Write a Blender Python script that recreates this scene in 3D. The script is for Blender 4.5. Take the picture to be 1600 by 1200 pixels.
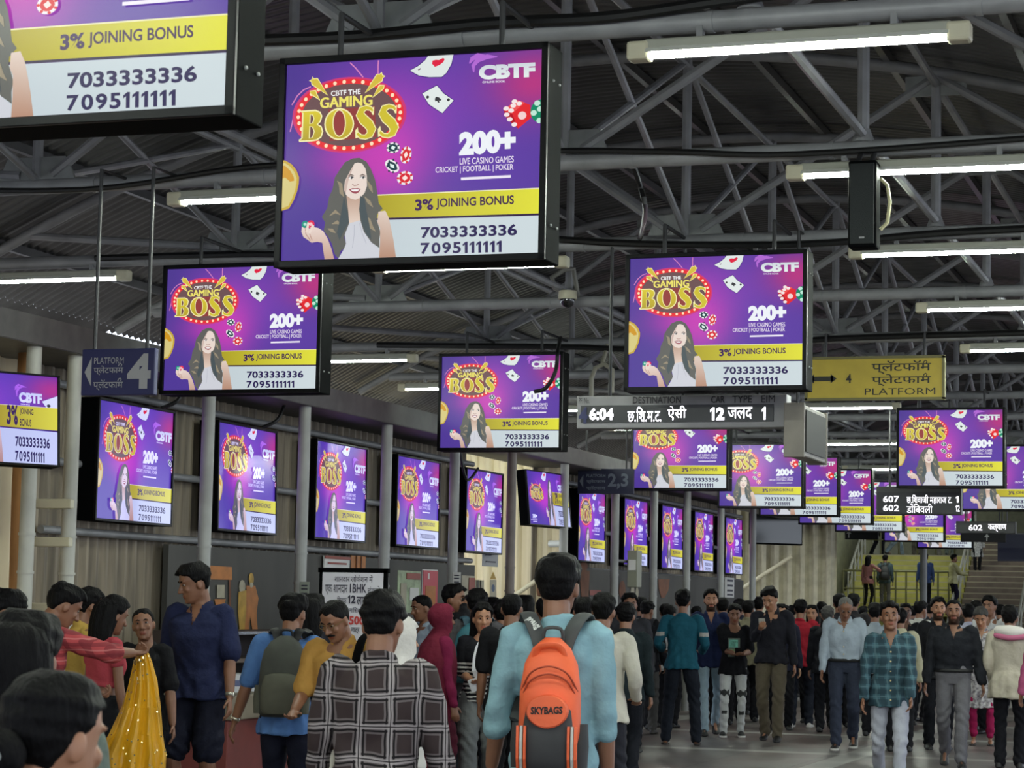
import bpy, bmesh, math, random
import numpy as np
from mathutils import Vector, Matrix, Quaternion

for o in list(bpy.data.objects):
    bpy.data.objects.remove(o)
SC = bpy.context.scene
COL = SC.collection

# ------------------------------------------------------------------ camera
FPX = 3500.0                                  # focal length in pixels of the 1600 x 1200 frame
CAM = Vector((0, 0, 1.53))
_yaw, _pit, _rol = math.radians(18.75), math.radians(5.63), math.radians(1.17)
_f0 = Vector((-math.sin(_yaw), math.cos(_yaw), 0)); _r0 = Vector((math.cos(_yaw), math.sin(_yaw), 0)); _z = Vector((0, 0, 1))
FWD = math.cos(_pit) * _f0 + math.sin(_pit) * _z
_up = -math.sin(_pit) * _f0 + math.cos(_pit) * _z
RGT = math.cos(_rol) * _r0 + math.sin(_rol) * _up
UPV = -math.sin(_rol) * _r0 + math.cos(_rol) * _up
cam = bpy.data.cameras.new('camera')
cam.sensor_width = 36.0; cam.sensor_fit = 'HORIZONTAL'; cam.lens = FPX / 1600 * 36.0
cam.clip_start = 0.05; cam.clip_end = 400
cam.dof.use_dof = True; cam.dof.focus_distance = 15.0; cam.dof.aperture_fstop = 14.0
camo = bpy.data.objects.new('camera', cam); COL.objects.link(camo)
camo.matrix_world = Matrix(((RGT.x, UPV.x, -FWD.x, CAM.x), (RGT.y, UPV.y, -FWD.y, CAM.y), (RGT.z, UPV.z, -FWD.z, CAM.z), (0, 0, 0, 1)))
SC.camera = camo


def ray(x, y):
    return FWD + RGT * ((x - 800) / FPX) - UPV * ((y - 600) / FPX)


def at_x(x, y, X):
    d = ray(x, y); return CAM + d * ((X - CAM.x) / d.x)


def at_y(x, y, Y):
    d = ray(x, y); return CAM + d * ((Y - CAM.y) / d.y)


def at_z(x, y, Z):
    d = ray(x, y); return CAM + d * ((Z - CAM.z) / d.z)


def at_d(x, y, d):
    return CAM + ray(x, y) * d


# ------------------------------------------------------------------ sky, exposure
W = bpy.data.worlds.new('daylight'); SC.world = W; W.use_nodes = True
bg = W.node_tree.nodes['Background']
bg.inputs[0].default_value = (0.80, 0.88, 1.0, 1); bg.inputs[1].default_value = 2.6
SC.view_settings.view_transform = 'Standard'
try: SC.view_settings.look = 'None'
except Exception: pass
SC.view_settings.exposure = 0.0; SC.view_settings.gamma = 1.0; SC.view_settings.use_curve_mapping = False
SC.cycles.use_denoising = True
SC.cycles.max_bounces = 6; SC.cycles.diffuse_bounces = 3; SC.cycles.glossy_bounces = 3
SC.cycles.transmission_bounces = 4; SC.cycles.transparent_max_bounces = 6
SC.cycles.sample_clamp_indirect = 4.0; SC.cycles.sample_clamp_direct = 0.0
SC.cycles.caustics_reflective = False; SC.cycles.caustics_refractive = False
LAMP = 270.0                                   # radiance of a fluorescent tube
SCREEN = 1.0                                  # radiance of a white screen pixel

# ------------------------------------------------------------------ helpers
rng = random.Random(7)


def lin(c):
    return tuple(((v / 255.0) / 12.92 if v / 255.0 <= 0.04045 else ((v / 255.0 + 0.055) / 1.055) ** 2.4) for v in c)


def tag(o, label=None, cat=None, group=None, kind=None):
    if label: o['label'] = label
    if cat: o['category'] = cat
    if group: o['group'] = group
    if kind: o['kind'] = kind
    return o


def empty(name, loc=(0, 0, 0), rz=0.0):
    o = bpy.data.objects.new(name, None); COL.objects.link(o)
    o.location = loc; o.rotation_euler = (0, 0, rz); o.empty_display_size = 0.1
    return o


KIDS = {}


def copy_tree(o, parent=None):
    c = o.copy(); COL.objects.link(c); c.parent = parent
    if parent is not None: KIDS.setdefault(parent.name, []).append(c)
    for ch in KIDS.get(o.name, []):
        copy_tree(ch, c)
    return c


def link(name, me, parent=None, loc=None, rot=None):
    o = bpy.data.objects.new(name, me); COL.objects.link(o)
    if parent is not None:
        o.parent = parent; KIDS.setdefault(parent.name, []).append(o)
    if loc is not None: o.location = loc
    if rot is not None: o.rotation_euler = rot
    return o


class MB:
    """collects shapes; build() links them as ONE mesh object"""
    def __init__(s): s.v = []; s.f = []; s.m = []; s.c = None
    def add(s, vs, fs, mi=0):
        b = len(s.v); s.v.extend([tuple(p) for p in vs]); s.f.extend([tuple(i + b for i in f) for f in fs]); s.m.extend([mi] * len(fs))
        return s
    def box(s, c, size, rot=None, mi=0, bev=0.0):
        hx, hy, hz = size[0] / 2, size[1] / 2, size[2] / 2
        M = rot.to_3x3() if rot is not None else None
        b = min(bev, hx * .9, hy * .9, hz * .9)
        if b <= 0:
            P = [(x, y, z) for x in (-hx, hx) for y in (-hy, hy) for z in (-hz, hz)]
            F = [(0, 1, 3, 2), (4, 6, 7, 5), (0, 4, 5, 1), (2, 3, 7, 6), (0, 2, 6, 4), (1, 5, 7, 3)]
        else:
            bm = bmesh.new(); bmesh.ops.create_cube(bm, size=1.0)
            for v in bm.verts: v.co = Vector((v.co.x * 2 * hx, v.co.y * 2 * hy, v.co.z * 2 * hz))
            bmesh.ops.bevel(bm, geom=list(bm.edges), offset=b, segments=2, affect='EDGES', profile=0.5)
            bm.verts.index_update(); P = [tuple(v.co) for v in bm.verts]; F = [[v.index for v in f.verts] for f in bm.faces]; bm.free()
        c = Vector(c)
        return s.add([(c + (M @ Vector(p) if M else Vector(p))) for p in P], F, mi)
    def quad(s, a, b, c, d, mi=0): return s.add([a, b, c, d], [(0, 1, 2, 3)], mi)
    def poly(s, pts, mi=0): return s.add(pts, [tuple(range(len(pts)))], mi)
    def loft(s, rings, mi=0, cap=True, close=False):
        n = len(rings[0]); vs = [p for r in rings for p in r]; fs = []
        k = len(rings)
        for i in range(k if close else k - 1):
            a = i * n; b = ((i + 1) % k) * n
            for j in range(n):
                j2 = (j + 1) % n; fs.append((a + j, a + j2, b + j2, b + j))
        if cap and not close:
            fs.append(tuple(reversed(range(n)))); fs.append(tuple((k - 1) * n + j for j in range(n)))
        return s.add(vs, fs, mi)
    def tube(s, pts, r, n=10, mi=0, cap=True, flat=1.0, upv=None):
        pts = [Vector(p) for p in pts]
        rs = r if isinstance(r, (list, tuple)) else [r] * len(pts)
        rings = []; prev = None
        for i, p in enumerate(pts):
            t = (pts[min(i + 1, len(pts) - 1)] - pts[max(i - 1, 0)])
            if t.length < 1e-9: t = Vector((0, 0, 1))
            t.normalize()
            if prev is None:
                a = Vector(upv) if upv is not None else (Vector((0, 0, 1)) if abs(t.z) < 0.9 else Vector((1, 0, 0)))
            else: a = prev
            u = (a - t * a.dot(t))
            if u.length < 1e-6: u = t.orthogonal()
            u.normalize(); prev = u; w = t.cross(u)
            rings.append([p + u * (math.cos(2 * math.pi * k / n) * rs[i] * flat) + w * (math.sin(2 * math.pi * k / n) * rs[i]) for k in range(n)])
        return s.loft(rings, mi, cap)
    def ball(s, c, r, mi=0, n=14, m=9, M=None):
        c = Vector(c); r = (r, r, r) if not isinstance(r, (tuple, list)) else r
        rings = []
        for i in range(1, m):
            a = math.pi * i / m
            rings.append([Vector((r[0] * math.sin(a) * math.cos(2 * math.pi * k / n), r[1] * math.sin(a) * math.sin(2 * math.pi * k / n), -r[2] * math.cos(a))) for k in range(n)])
        vs = [Vector((0, 0, -r[2]))] + [p for q in rings for p in q] + [Vector((0, 0, r[2]))]
        if M is not None: vs = [M.to_3x3() @ p for p in vs]
        fs = []
        for k in range(n): fs.append((0, 1 + (k + 1) % n, 1 + k))
        for i in range(m - 2):
            a = 1 + i * n; b = a + n
            for k in range(n): fs.append((a + k, a + (k + 1) % n, b + (k + 1) % n, b + k))
        a = 1 + (m - 2) * n; e = len(vs) - 1
        for k in range(n): fs.append((a + k, a + (k + 1) % n, e))
        return s.add([c + p for p in vs], fs, mi)
    def disc(s, c, r, axis=(0, 0, 1), n=20, mi=0):
        q = Vector((0, 0, 1)).rotation_difference(Vector(axis)); c = Vector(c)
        rx, ry = (r, r) if not isinstance(r, (tuple, list)) else r
        return s.poly([c + q @ Vector((rx * math.cos(2 * math.pi * k / n), ry * math.sin(2 * math.pi * k / n), 0)) for k in range(n)], mi)
    def mesh(s, name, mats, smooth=False):
        me = bpy.data.meshes.new(name); me.from_pydata(s.v, [], s.f)
        for m in (mats if isinstance(mats, (list, tuple)) else [mats]): me.materials.append(m)
        me.polygons.foreach_set('material_index', s.m)
        if smooth: me.polygons.foreach_set('use_smooth', [True] * len(s.f))
        me.update(); return me
    def build(s, name, mats, parent=None, smooth=False, loc=None, rot=None):
        me = s.mesh(name, mats, smooth)
        if smooth:
            try: me.set_sharp_from_angle(angle=math.radians(40))
            except Exception: pass
        return link(name, me, parent, loc, rot)


_TXT = {}


def text_polys(s, bold=0.0, res=2):
    """outline of a line of text as (verts 0..1, faces, aspect), from the built-in font"""
    k = (s, bold, res)
    if k not in _TXT and len(s) > 1 and '1' in s and all(c in '0123456789' for c in s):   # figures set one by one, the 1 with its flag
        P, F, x = [], [], 0.0
        for c in s:
            if c == '1': Q, G, w = [(.42, 0), (1, 0), (1, 1), (.6, 1), (0, .8), (0, .6), (.42, .74)], [(0, 1, 2, 3, 4, 5, 6)], .36
            else: Q, G, w = text_polys(c, bold, res)
            b = len(P); P += [(x + q[0] * w, q[1]) for q in Q]; F += [tuple(i + b for i in f) for f in G]; x += w + .13
        x -= .13; _TXT[k] = ([(q[0] / x, q[1]) for q in P], F, x)
    if k not in _TXT and s == '1':
        _TXT[k] = ([(.42, 0), (1, 0), (1, 1), (.6, 1), (0, .8), (0, .6), (.42, .74)], [(0, 1, 2, 3, 4, 5, 6)], .36)
    if k not in _TXT:
        c = bpy.data.curves.new('lettering', 'FONT'); c.body = s; c.resolution_u = res; c.offset = bold
        o = bpy.data.objects.new('lettering', c); COL.objects.link(o)
        me = bpy.data.meshes.new_from_object(o.evaluated_get(bpy.context.evaluated_depsgraph_get()))
        P = [v.co.copy() for v in me.vertices]; F = [tuple(p.vertices) for p in me.polygons]
        x0 = min(p.x for p in P); x1 = max(p.x for p in P); y0 = min(p.y for p in P); y1 = max(p.y for p in P)
        _TXT[k] = ([((p.x - x0) / (x1 - x0), (p.y - y0) / (y1 - y0)) for p in P], F, (x1 - x0) / (y1 - y0))
        bpy.data.objects.remove(o); bpy.data.curves.remove(c); bpy.data.meshes.remove(me)
    return _TXT[k]


def put_text(mb, s, o, ex, ey, bold=0.0, mi=0, res=2):
    """lays the text into the parallelogram origin o (lower left), width vector ex, height vector ey"""
    P, F, _ = text_polys(s, bold, res); o, ex, ey = Vector(o), Vector(ex), Vector(ey)
    mb.add([o + ex * p[0] + ey * p[1] for p in P], F, mi)


# ------------------------------------------------------------------ materials
_MAT = {}


def mat(key, col=(128, 128, 128), rough=0.6, metal=0.0, spec=0.5, noise=0.0, nscale=6.0, bump=0.0, bscale=40.0, emit=0.0, coat=0.0, var2=None, stretch=None):
    if key in _MAT: return _MAT[key]
    m = bpy.data.materials.new(key); m.use_nodes = True; nt = m.node_tree; b = nt.nodes['Principled BSDF']
    c = lin(col)
    b.inputs['Base Color'].default_value = (*c, 1); b.inputs['Roughness'].default_value = rough; b.inputs['Metallic'].default_value = metal
    b.inputs['Specular IOR Level'].default_value = spec
    if coat: b.inputs['Coat Weight'].default_value = coat
    if noise > 0 or bump > 0:
        tc = nt.nodes.new('ShaderNodeTexCoord'); mp = nt.nodes.new('ShaderNodeMapping'); nt.links.new(tc.outputs['Object'], mp.inputs['Vector'])
        if stretch: mp.inputs['Scale'].default_value = stretch
    if noise > 0:
        n = nt.nodes.new('ShaderNodeTexNoise'); n.inputs['Scale'].default_value = nscale; n.inputs['Detail'].default_value = 5
        nt.links.new(mp.outputs[0], n.inputs['Vector'])
        r = nt.nodes.new('ShaderNodeValToRGB'); e = r.color_ramp.elements
        d = lin(var2) if var2 else tuple(v * (1 - noise) for v in c)
        e[0].position = 0.32; e[1].position = 0.68
        e[0].color = (*d, 1); e[1].color = (*(tuple(min(1, v * (1 + noise * .5)) for v in c) if not var2 else c), 1)
        nt.links.new(n.outputs['Fac'], r.inputs['Fac']); nt.links.new(r.outputs['Color'], b.inputs['Base Color'])
    if bump > 0:
        n2 = nt.nodes.new('ShaderNodeTexNoise'); n2.inputs['Scale'].default_value = bscale; n2.inputs['Detail'].default_value = 3
        nt.links.new(mp.outputs[0], n2.inputs['Vector'])
        bp = nt.nodes.new('ShaderNodeBump'); bp.inputs['Strength'].default_value = bump; bp.inputs['Distance'].default_value = 0.02
        nt.links.new(n2.outputs['Fac'], bp.inputs['Height']); nt.links.new(bp.outputs['Normal'], b.inputs['Normal'])
    if emit > 0:
        b.inputs['Emission Color'].default_value = (*c, 1); b.inputs['Emission Strength'].default_value = emit
    _MAT[key] = m; return m


def plaid(key, base, layers, scale, rough=0.8):
    """woven check: stripes along x and z of the cloth; layers = [(colour, period, offset, half width, weight, axis)]"""
    if key in _MAT: return _MAT[key]
    m = bpy.data.materials.new(key); m.use_nodes = True; nt = m.node_tree; b = nt.nodes['Principled BSDF']; b.inputs['Roughness'].default_value = rough
    b.inputs['Specular IOR Level'].default_value = 0.2
    tc = nt.nodes.new('ShaderNodeTexCoord'); sp = nt.nodes.new('ShaderNodeSeparateXYZ')
    nz = nt.nodes.new('ShaderNodeTexNoise'); nz.inputs['Scale'].default_value = 5.0
    nt.links.new(tc.outputs['Object'], nz.inputs['Vector'])
    mx = nt.nodes.new('ShaderNodeVectorMath'); mx.operation = 'MULTIPLY_ADD'; mx.inputs[1].default_value = (.035, .035, .035)
    nt.links.new(nz.outputs['Color'], mx.inputs[0]); nt.links.new(tc.outputs['Object'], mx.inputs[2])
    nt.links.new(mx.outputs[0], sp.inputs[0])

    def math_(op, a, v=None, v2=None):
        n = nt.nodes.new('ShaderNodeMath'); n.operation = op
        nt.links.new(a, n.inputs[0])
        if v is not None:
            if hasattr(v, 'default_value'): nt.links.new(v, n.inputs[1])
            else: n.inputs[1].default_value = v
        return n.outputs[0]
    cur = None
    for col, per, off, hw, wgt, ax in layers:
        src = sp.outputs['X' if ax == 'x' else 'Z']
        if ax == 'x':   # also run the stripes round the side of the body
            src = math_('ADD', sp.outputs['X'], math_('MULTIPLY', sp.outputs['Y'], 0.35))
        a = math_('ADD', src, off + 50 * per); a = math_('MODULO', a, per); a = math_('SUBTRACT', a, per / 2); a = math_('ABSOLUTE', a)
        a = math_('LESS_THAN', a, hw); a = math_('MULTIPLY', a, wgt)
        mix = nt.nodes.new('ShaderNodeMix'); mix.data_type = 'RGBA'
        nt.links.new(a, mix.inputs[0])
        if cur is None: mix.inputs[6].default_value = (*lin(base), 1)
        else: nt.links.new(cur, mix.inputs[6])
        mix.inputs[7].default_value = (*lin(col), 1); cur = mix.outputs[2]
    nt.links.new(cur, b.inputs['Base Color'])
    _MAT[key] = m; return m


def emission(key, col, strength):
    if key in _MAT: return _MAT[key]
    m = bpy.data.materials.new(key); m.use_nodes = True; nt = m.node_tree; nt.nodes.clear()
    e = nt.nodes.new('ShaderNodeEmission'); e.inputs[0].default_value = (*lin(col), 1); e.inputs[1].default_value = strength
    o = nt.nodes.new('ShaderNodeOutputMaterial'); nt.links.new(e.outputs[0], o.inputs[0]); _MAT[key] = m; return m


M_pipe = mat('painted grey pipe', (122, 122, 124), 0.45, noise=.25, nscale=4)
M_pale = mat('pale grey painted post', (172, 170, 160), 0.45, noise=.2, nscale=3)
M_steel = mat('galvanised plate', (140, 142, 140), 0.5, metal=.3, noise=.2)
M_black = mat('black painted casing', (8, 9, 10), 0.7, spec=.02)
M_blackm = mat('matt black', (16, 16, 17), 0.7)
M_cable = mat('black cable sheath', (10, 10, 11), 0.5)
M_white = mat('white plastic', (215, 215, 208), 0.4)
M_cream = mat('aged cream plastic', (190, 184, 160), 0.5)

# ================================================================== the setting
XL = -8.95                                     # inner face of the left wall


def roof_z(x):                                 # underside line of the arched roof
    return 5.68 - 0.046 * (x + 4.6) ** 2 if x < -0.4 else 5.68 - 0.046 * (min(x, 8.2) - 3.8) ** 2


def m_floor():
    m = bpy.data.materials.new('worn station tiles'); m.use_nodes = True; nt = m.node_tree; b = nt.nodes['Principled BSDF']
    tc = nt.nodes.new('ShaderNodeTexCoord')
    br = nt.nodes.new('ShaderNodeTexBrick'); br.offset = 0.0; br.inputs['Scale'].default_value = 1.0
    br.inputs['Brick Width'].default_value = 0.9; br.inputs['Row Height'].default_value = 0.9; br.inputs['Mortar Size'].default_value = 0.008
    br.inputs['Color1'].default_value = (*lin((104, 98, 96)), 1); br.inputs['Color2'].default_value = (*lin((104, 84, 80)), 1); br.inputs['Mortar'].default_value = (*lin((60, 58, 56)), 1)
    br.inputs['Bias'].default_value = -.2
    nt.links.new(tc.outputs['Object'], br.inputs['Vector'])
    # pale inlaid bands every 3.6 m
    sp = nt.nodes.new('ShaderNodeSeparateXYZ'); nt.links.new(tc.outputs['Object'], sp.inputs[0])
    def band(sock, per, off, hw):
        a = nt.nodes.new('ShaderNodeMath'); a.operation = 'ADD'; a.inputs[1].default_value = off + 100 * per; nt.links.new(sock, a.inputs[0])
        c = nt.nodes.new('ShaderNodeMath'); c.operation = 'MODULO'; c.inputs[1].default_value = per; nt.links.new(a.outputs[0], c.inputs[0])
        d = nt.nodes.new('ShaderNodeMath'); d.operation = 'LESS_THAN'; d.inputs[1].default_value = hw; nt.links.new(c.outputs[0], d.inputs[0]); return d.outputs[0]
    mx1 = nt.nodes.new('ShaderNodeMath'); mx1.operation = 'MAXIMUM'
    nt.links.new(band(sp.outputs['Y'], 3.6, -24.1, .3), mx1.inputs[0]); nt.links.new(band(sp.outputs['X'], 3.6, 4.4, .3), mx1.inputs[1])
    mix = nt.nodes.new('ShaderNodeMix'); mix.data_type = 'RGBA'; nt.links.new(mx1.outputs[0], mix.inputs[0])
    nt.links.new(br.outputs['Color'], mix.inputs[6]); mix.inputs[7].default_value = (*lin((168, 166, 160)), 1)
    n = nt.nodes.new('ShaderNodeTexNoise'); n.inputs['Scale'].default_value = 1.3; n.inputs['Detail'].default_value = 6; nt.links.new(tc.outputs['Object'], n.inputs['Vector'])
    r = nt.nodes.new('ShaderNodeMapRange'); r.inputs[1].default_value = .3; r.inputs[2].default_value = .7; r.inputs[3].default_value = .62; r.inputs[4].default_value = 1.1; nt.links.new(n.outputs['Fac'], r.inputs[0])
    mul = nt.nodes.new('ShaderNodeMix'); mul.data_type = 'RGBA'; mul.blend_type = 'MULTIPLY'; mul.inputs[0].default_value = 1
    nt.links.new(mix.outputs[2], mul.inputs[6]); nt.links.new(r.outputs[0], mul.inputs[7]); nt.links.new(mul.outputs[2], b.inputs['Base Color'])
    rr = nt.nodes.new('ShaderNodeMapRange'); rr.inputs[3].default_value = .22; rr.inputs[4].default_value = .5; nt.links.new(n.outputs['Fac'], rr.inputs[0]); nt.links.new(rr.outputs[0], b.inputs['Roughness'])
    return m


f = MB(); f.box((-4, 34, -.1), (36, 90, .2)); o = f.build('floor', m_floor()); tag(o, kind='structure')

M_roof = mat('dark corrugated roofing', (112, 112, 113), 0.34, metal=.6, noise=.3, nscale=1.5)
M_wall = mat('weathered corrugated sheet', (128, 116, 98), 0.6, metal=.0, noise=.5, nscale=2.6, stretch=(6, 6, .4))
M_board = mat('dark grey hoarding board', (66, 64, 60), 0.7, noise=.3, nscale=1.6, stretch=(1, 1, .5))
M_beige = mat('pale beige corrugated sheet', (214, 198, 164), 0.6, noise=.12, nscale=1.5, stretch=(3, 3, .4))


def roof_sheet(y0, y1, x0, x1, per=.12, amp=.02, steps=26):
    mb = MB(); ny = int((y1 - y0) / per * 4); rows = []
    for i in range(ny + 1):
        y = y0 + (y1 - y0) * i / ny
        dz = amp * math.sin(2 * math.pi * y / per)
        rows.append([(x0 + (x1 - x0) * j / steps, y, roof_z(x0 + (x1 - x0) * j / steps) + .12 + dz) for j in range(steps + 1)])
    vs = [p for r in rows for p in r]; n = steps + 1
    mb.add(vs, [(i * n + j, i * n + j + 1, (i + 1) * n + j + 1, (i + 1) * n + j) for i in range(ny) for j in range(steps)])
    return mb


o = roof_sheet(-6, 62, -10.6, -.4).build('ceiling', M_roof, smooth=False); tag(o, kind='structure')
for p in o.data.polygons: p.use_smooth = True
for ya, yb, xe in ((-6, 19.2, -11.3), (19.2, 22.9, -10.68), (22.9, 62, -11.3)):
    o = roof_sheet(ya, yb, xe, -10.6, steps=3).build('ceiling', M_roof); tag(o, kind='structure')
o = roof_sheet(-6, 62, -.4, 8.0, per=.5).build('ceiling', M_roof); tag(o, kind='structure')


def corr(p0, p1, z0, z1, per=.16, amp=.022, n_out=None):
    """upright corrugated sheet between two floor points"""
    p0 = Vector((p0[0], p0[1], 0)); p1 = Vector((p1[0], p1[1], 0)); L = (p1 - p0).length; d = (p1 - p0) / L; nn = Vector((-d.y, d.x, 0))
    k = max(2, int(L / per * 8)); mb = MB(); vs = []
    for i in range(k + 1):
        s = L * i / k; ph = (s / per) % 1.0
        h = amp * max(-1, min(1, 2.2 * math.sin(2 * math.pi * ph)))
        q = p0 + d * s + nn * h
        vs += [(q.x, q.y, z0), (q.x, q.y, z1)]
    mb.add(vs, [(2 * i, 2 * i + 2, 2 * i + 3, 2 * i + 1) for i in range(k)])
    return mb


def wall(name, mb, m): return tag(mb.build(name, m), kind='structure')


wall('wall_left', corr((XL, 4), (XL, 14.95), 0, 3.5, per=.3), M_beige)
wall('wall_left', corr((XL, 14.95), (XL, 24.75), 0, 3.5), M_wall)
wall('wall_left', corr((XL, 27.3), (XL, 38.9), 0, 3.5), M_wall)
wall('wall_left', corr((XL - 3.2, 27.4), (XL + .35, 27.4), 0, 3.6, per=.2), M_beige)           # side passage, facing the hall
wall('wall_left', corr((-11.6, 44.2), (-8.15, 44.2), 0, 3.7, per=.26, amp=.05), mat('pale ribbed cladding', (176, 168, 142), .6, noise=.2))
b = MB(); b.box((XL + .13, 20.85, .99), (.05, 7.7, 1.98)); wall('wall_left', b, M_board)
b = MB(); b.box((XL + .13, 33.1, 1.02), (.05, 11.4, 2.04)); wall('wall_left', b, M_board)
b = MB(); b.box((-8.78, 45.6, 2.1), (.42, .9, 4.2), bev=.02); wall('wall_left', b, mat('grey plastered pier', (136, 136, 132), .7, noise=.2, nscale=3))
# ledge and gutter beam that run above the wall screens
b = MB(); b.box((-8.62, 26.5, 3.32), (.72, 47, .05)); b.box((-8.28, 26.5, 3.40), (.06, 47, .20)); b.box((-8.62, 26.5, 3.47), (.6, 47, .04))
tag(b.build('trim_1', mat('dark steel gutter', (74, 72, 70), .55, noise=.3)), kind='structure')
for i, (x, z) in enumerate(((XL + .1, 2.03), (XL + .1, 2.56), (XL + .1, 3.16))):
    b = MB(); b.tube([(x, 15.0, z), (x, 24.7, z)], .032); b.tube([(x, 27.5, z), (x, 38.8, z)], .032)
    tag(b.build('trim_%d' % (i + 2), M_pipe, smooth=True), kind='structure')
b = MB(); b.tube([(-9.3, 27.25, 1.55), (-8.5, 27.25, 2.1)], .03); tag(b.build('trim_5', mat('cream handrail', (205, 195, 165), .5), smooth=True), kind='structure')
b = MB(); b.tube([(-10.0, 44.0, 1.95), (-9.0, 44.0, 2.6)], .04); tag(b.build('trim_6', mat('cream handrail', (205, 195, 165), .5), smooth=True), kind='structure')

# wall posts
POSTY = [13.97, 14.55, 16.77, 18.73, 20.75, 22.73, 24.66, 26.72, 29.03, 31.04, 32.97, 35.18, 37.53]
PLAB = ['thick pale post at the frame edge below the cut-off wall screen', 'pale post with clamp brackets before the first whole wall screen',
        'grey post between the first and second whole wall screens', 'grey post behind the white banner, before the third whole wall screen',
        'grey post between the third and fourth whole wall screens', 'grey post between the fourth and fifth whole wall screens, with white notice',
        'brownish post at the near edge of the bright passage', 'pale post at the far edge of the bright passage',
        'post with grey meter box in the row of narrow far screens', 'post two bays beyond the bright passage', 'post three bays beyond the bright passage',
        'post before the last lit wall screen', 'post just beyond the last lit wall screen']
M_brown = mat('brownish painted post', (120, 108, 100), .5, noise=.2)
for y, lb in zip(POSTY, PLAB):
    t = tag(empty('wall_post', (-8.35, y, 0)), lb, 'post', 'posts along the left wall')
    mm = M_pale if y < 15 or y == 26.72 else (M_brown if y in (24.66,) else mat('grey painted post', (150, 150, 146), .45, noise=.2, nscale=3))
    b = MB(); b.tube([(0, 0, 0), (0, 0, 3.32)], .055, 16); b.build('shaft', mm, t, True)
    for z in (1.95, 1.68):
        b = MB(); b.tube([(0, 0, z), (0, 0, z + .02)], .062, 16); b.build('joint_ring', mm, t, True)
    if y == 14.55:
        for z in (1.44, 1.92, 2.2):
            b = MB(); b.box((-.1, -.02, z), (.3, .1, .07), bev=.008); b.build('clamp_bracket', M_cream, t)
t = tag(empty('timber_post', (-8.62, 14.35, 0)), 'brown timber post between the two palest wall posts', 'post')
b = MB(); b.tube([(0, 0, 0), (.01, 0, 1.2), (-.01, .01, 2.3), (0, 0, 3.3)], [.085, .08, .083, .08], 14)
link('shaft', b.mesh('shaft', mat('bare timber', (158, 112, 66), .7, noise=.35, nscale=3, stretch=(4, 4, .5)), True), t)

# ------------------------------------------------------------------ roof trusses
TR_Y = [9.95 + 3.04 * k for k in range(-3, 16)]
NODES = [-7.8, -5.95, -4.1, -2.25, -.4, 1.45, 3.3]
ZC = 4.25


def strut(p, q, r, n=8):
    b = MB(); b.tube([p, q], r, n); return b


TRUSS_ALL = TR_Y


def hang(t, xs, z0, r=.013, y=.1, name='hanging_rod'):
    """rods from the top of a hanging thing up and back to the nearest truss chord"""
    ly = t.location.y; Y = min(TR_Y, key=lambda v: abs(v - ly - .3)) - ly; zc = ZC - t.location.z; s = t.scale.x
    for x in xs:
        b = MB(); b.tube([(x, y, z0), (x, y, zc + .02), (x, Y, zc + .02)], r, 8); b.build(name, M_rod, t)


M_rod = mat('dark hanging rod', (44, 44, 46), .5)
M_tr = mat('grey painted truss tube', (142, 142, 144), 0.42, noise=.22, nscale=5)


def make_truss():
    t = empty('roof_truss')
    b = MB(); b.tube([(-10.1, 0, ZC), (5, 0, ZC)], .052, 12)
    for x in np.arange(-8.6, 4, 1.23): b.tube([(x, 0, ZC), (x + .03, 0, ZC)], .057, 12)
    b.build('bottom_chord', M_tr, t, True)
    b = MB(); b.tube([(x, 0, roof_z(x)) for x in np.linspace(-10.5, 5, 36)], .045, 10); b.build('top_chord', M_tr, t, True)
    for x in NODES:
        strut((x, 0, ZC), (x, 0, roof_z(x)), .036).build('post', M_tr, t, True)
    for i, x in enumerate(NODES):
        if x in (-7.8, -4.1, -.4, 3.3):
            for dx in (-1.85, 1.85):
                x2 = max(-9.65, min(4.8, x + dx))
                strut((x + .12 * (1 if dx > 0 else -1), 0, ZC + .08), (x2, 0, roof_z(x2) - .03), .033).build('diagonal_brace', M_tr, t, True)
            b = MB(); b.add([(x - .3, .012, ZC + .03), (x + .3, .012, ZC + .03), (x + .22, .012, ZC + .2), (x - .22, .012, ZC + .2),
                             (x - .3, -.012, ZC + .03), (x + .3, -.012, ZC + .03), (x + .22, -.012, ZC + .2), (x - .22, -.012, ZC + .2)],
                            [(0, 1, 2, 3), (7, 6, 5, 4), (0, 4, 5, 1), (1, 5, 6, 2), (2, 6, 7, 3), (3, 7, 4, 0)])
            b.build('gusset_plate', M_steel, t)
        else:
            b = MB(); b.tube([(x, 0, ZC + .04), (x, 0, ZC + .12)], [.07, .04], 10); b.build('post_foot', M_tr, t, True)
            z = roof_z(x)
            b = MB(); b.box((x, 0, z - .1), (.44, .02, .15)); b.build('gusset_plate', M_steel, t)
    return t


ORD = ['first', 'second', 'third', 'fourth', 'fifth', 'sixth', 'seventh', 'eighth', 'ninth', 'tenth', 'eleventh', 'twelfth', 'thirteenth', 'fourteenth', 'fifteenth', 'sixteenth', 'seventeenth', 'eighteenth', 'nineteenth']
tr0 = make_truss()
for i, y in enumerate(TR_Y):
    t = tr0 if i == 0 else copy_tree(tr0)
    t.location = (0, y, 0)
    if i < 3: lb = 'grey tubular roof truss %s before the truss over the large centre screen' % ['three', 'two', 'one'][i]
    elif i == 3: lb = 'grey tubular roof truss right above the large centre screen, cables along its chord'
    else: lb = 'grey tubular roof truss, %s beyond the one above the large centre screen' % ORD[i - 4]
    tag(t, lb, 'roof truss', 'roof trusses over the hall')

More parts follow.
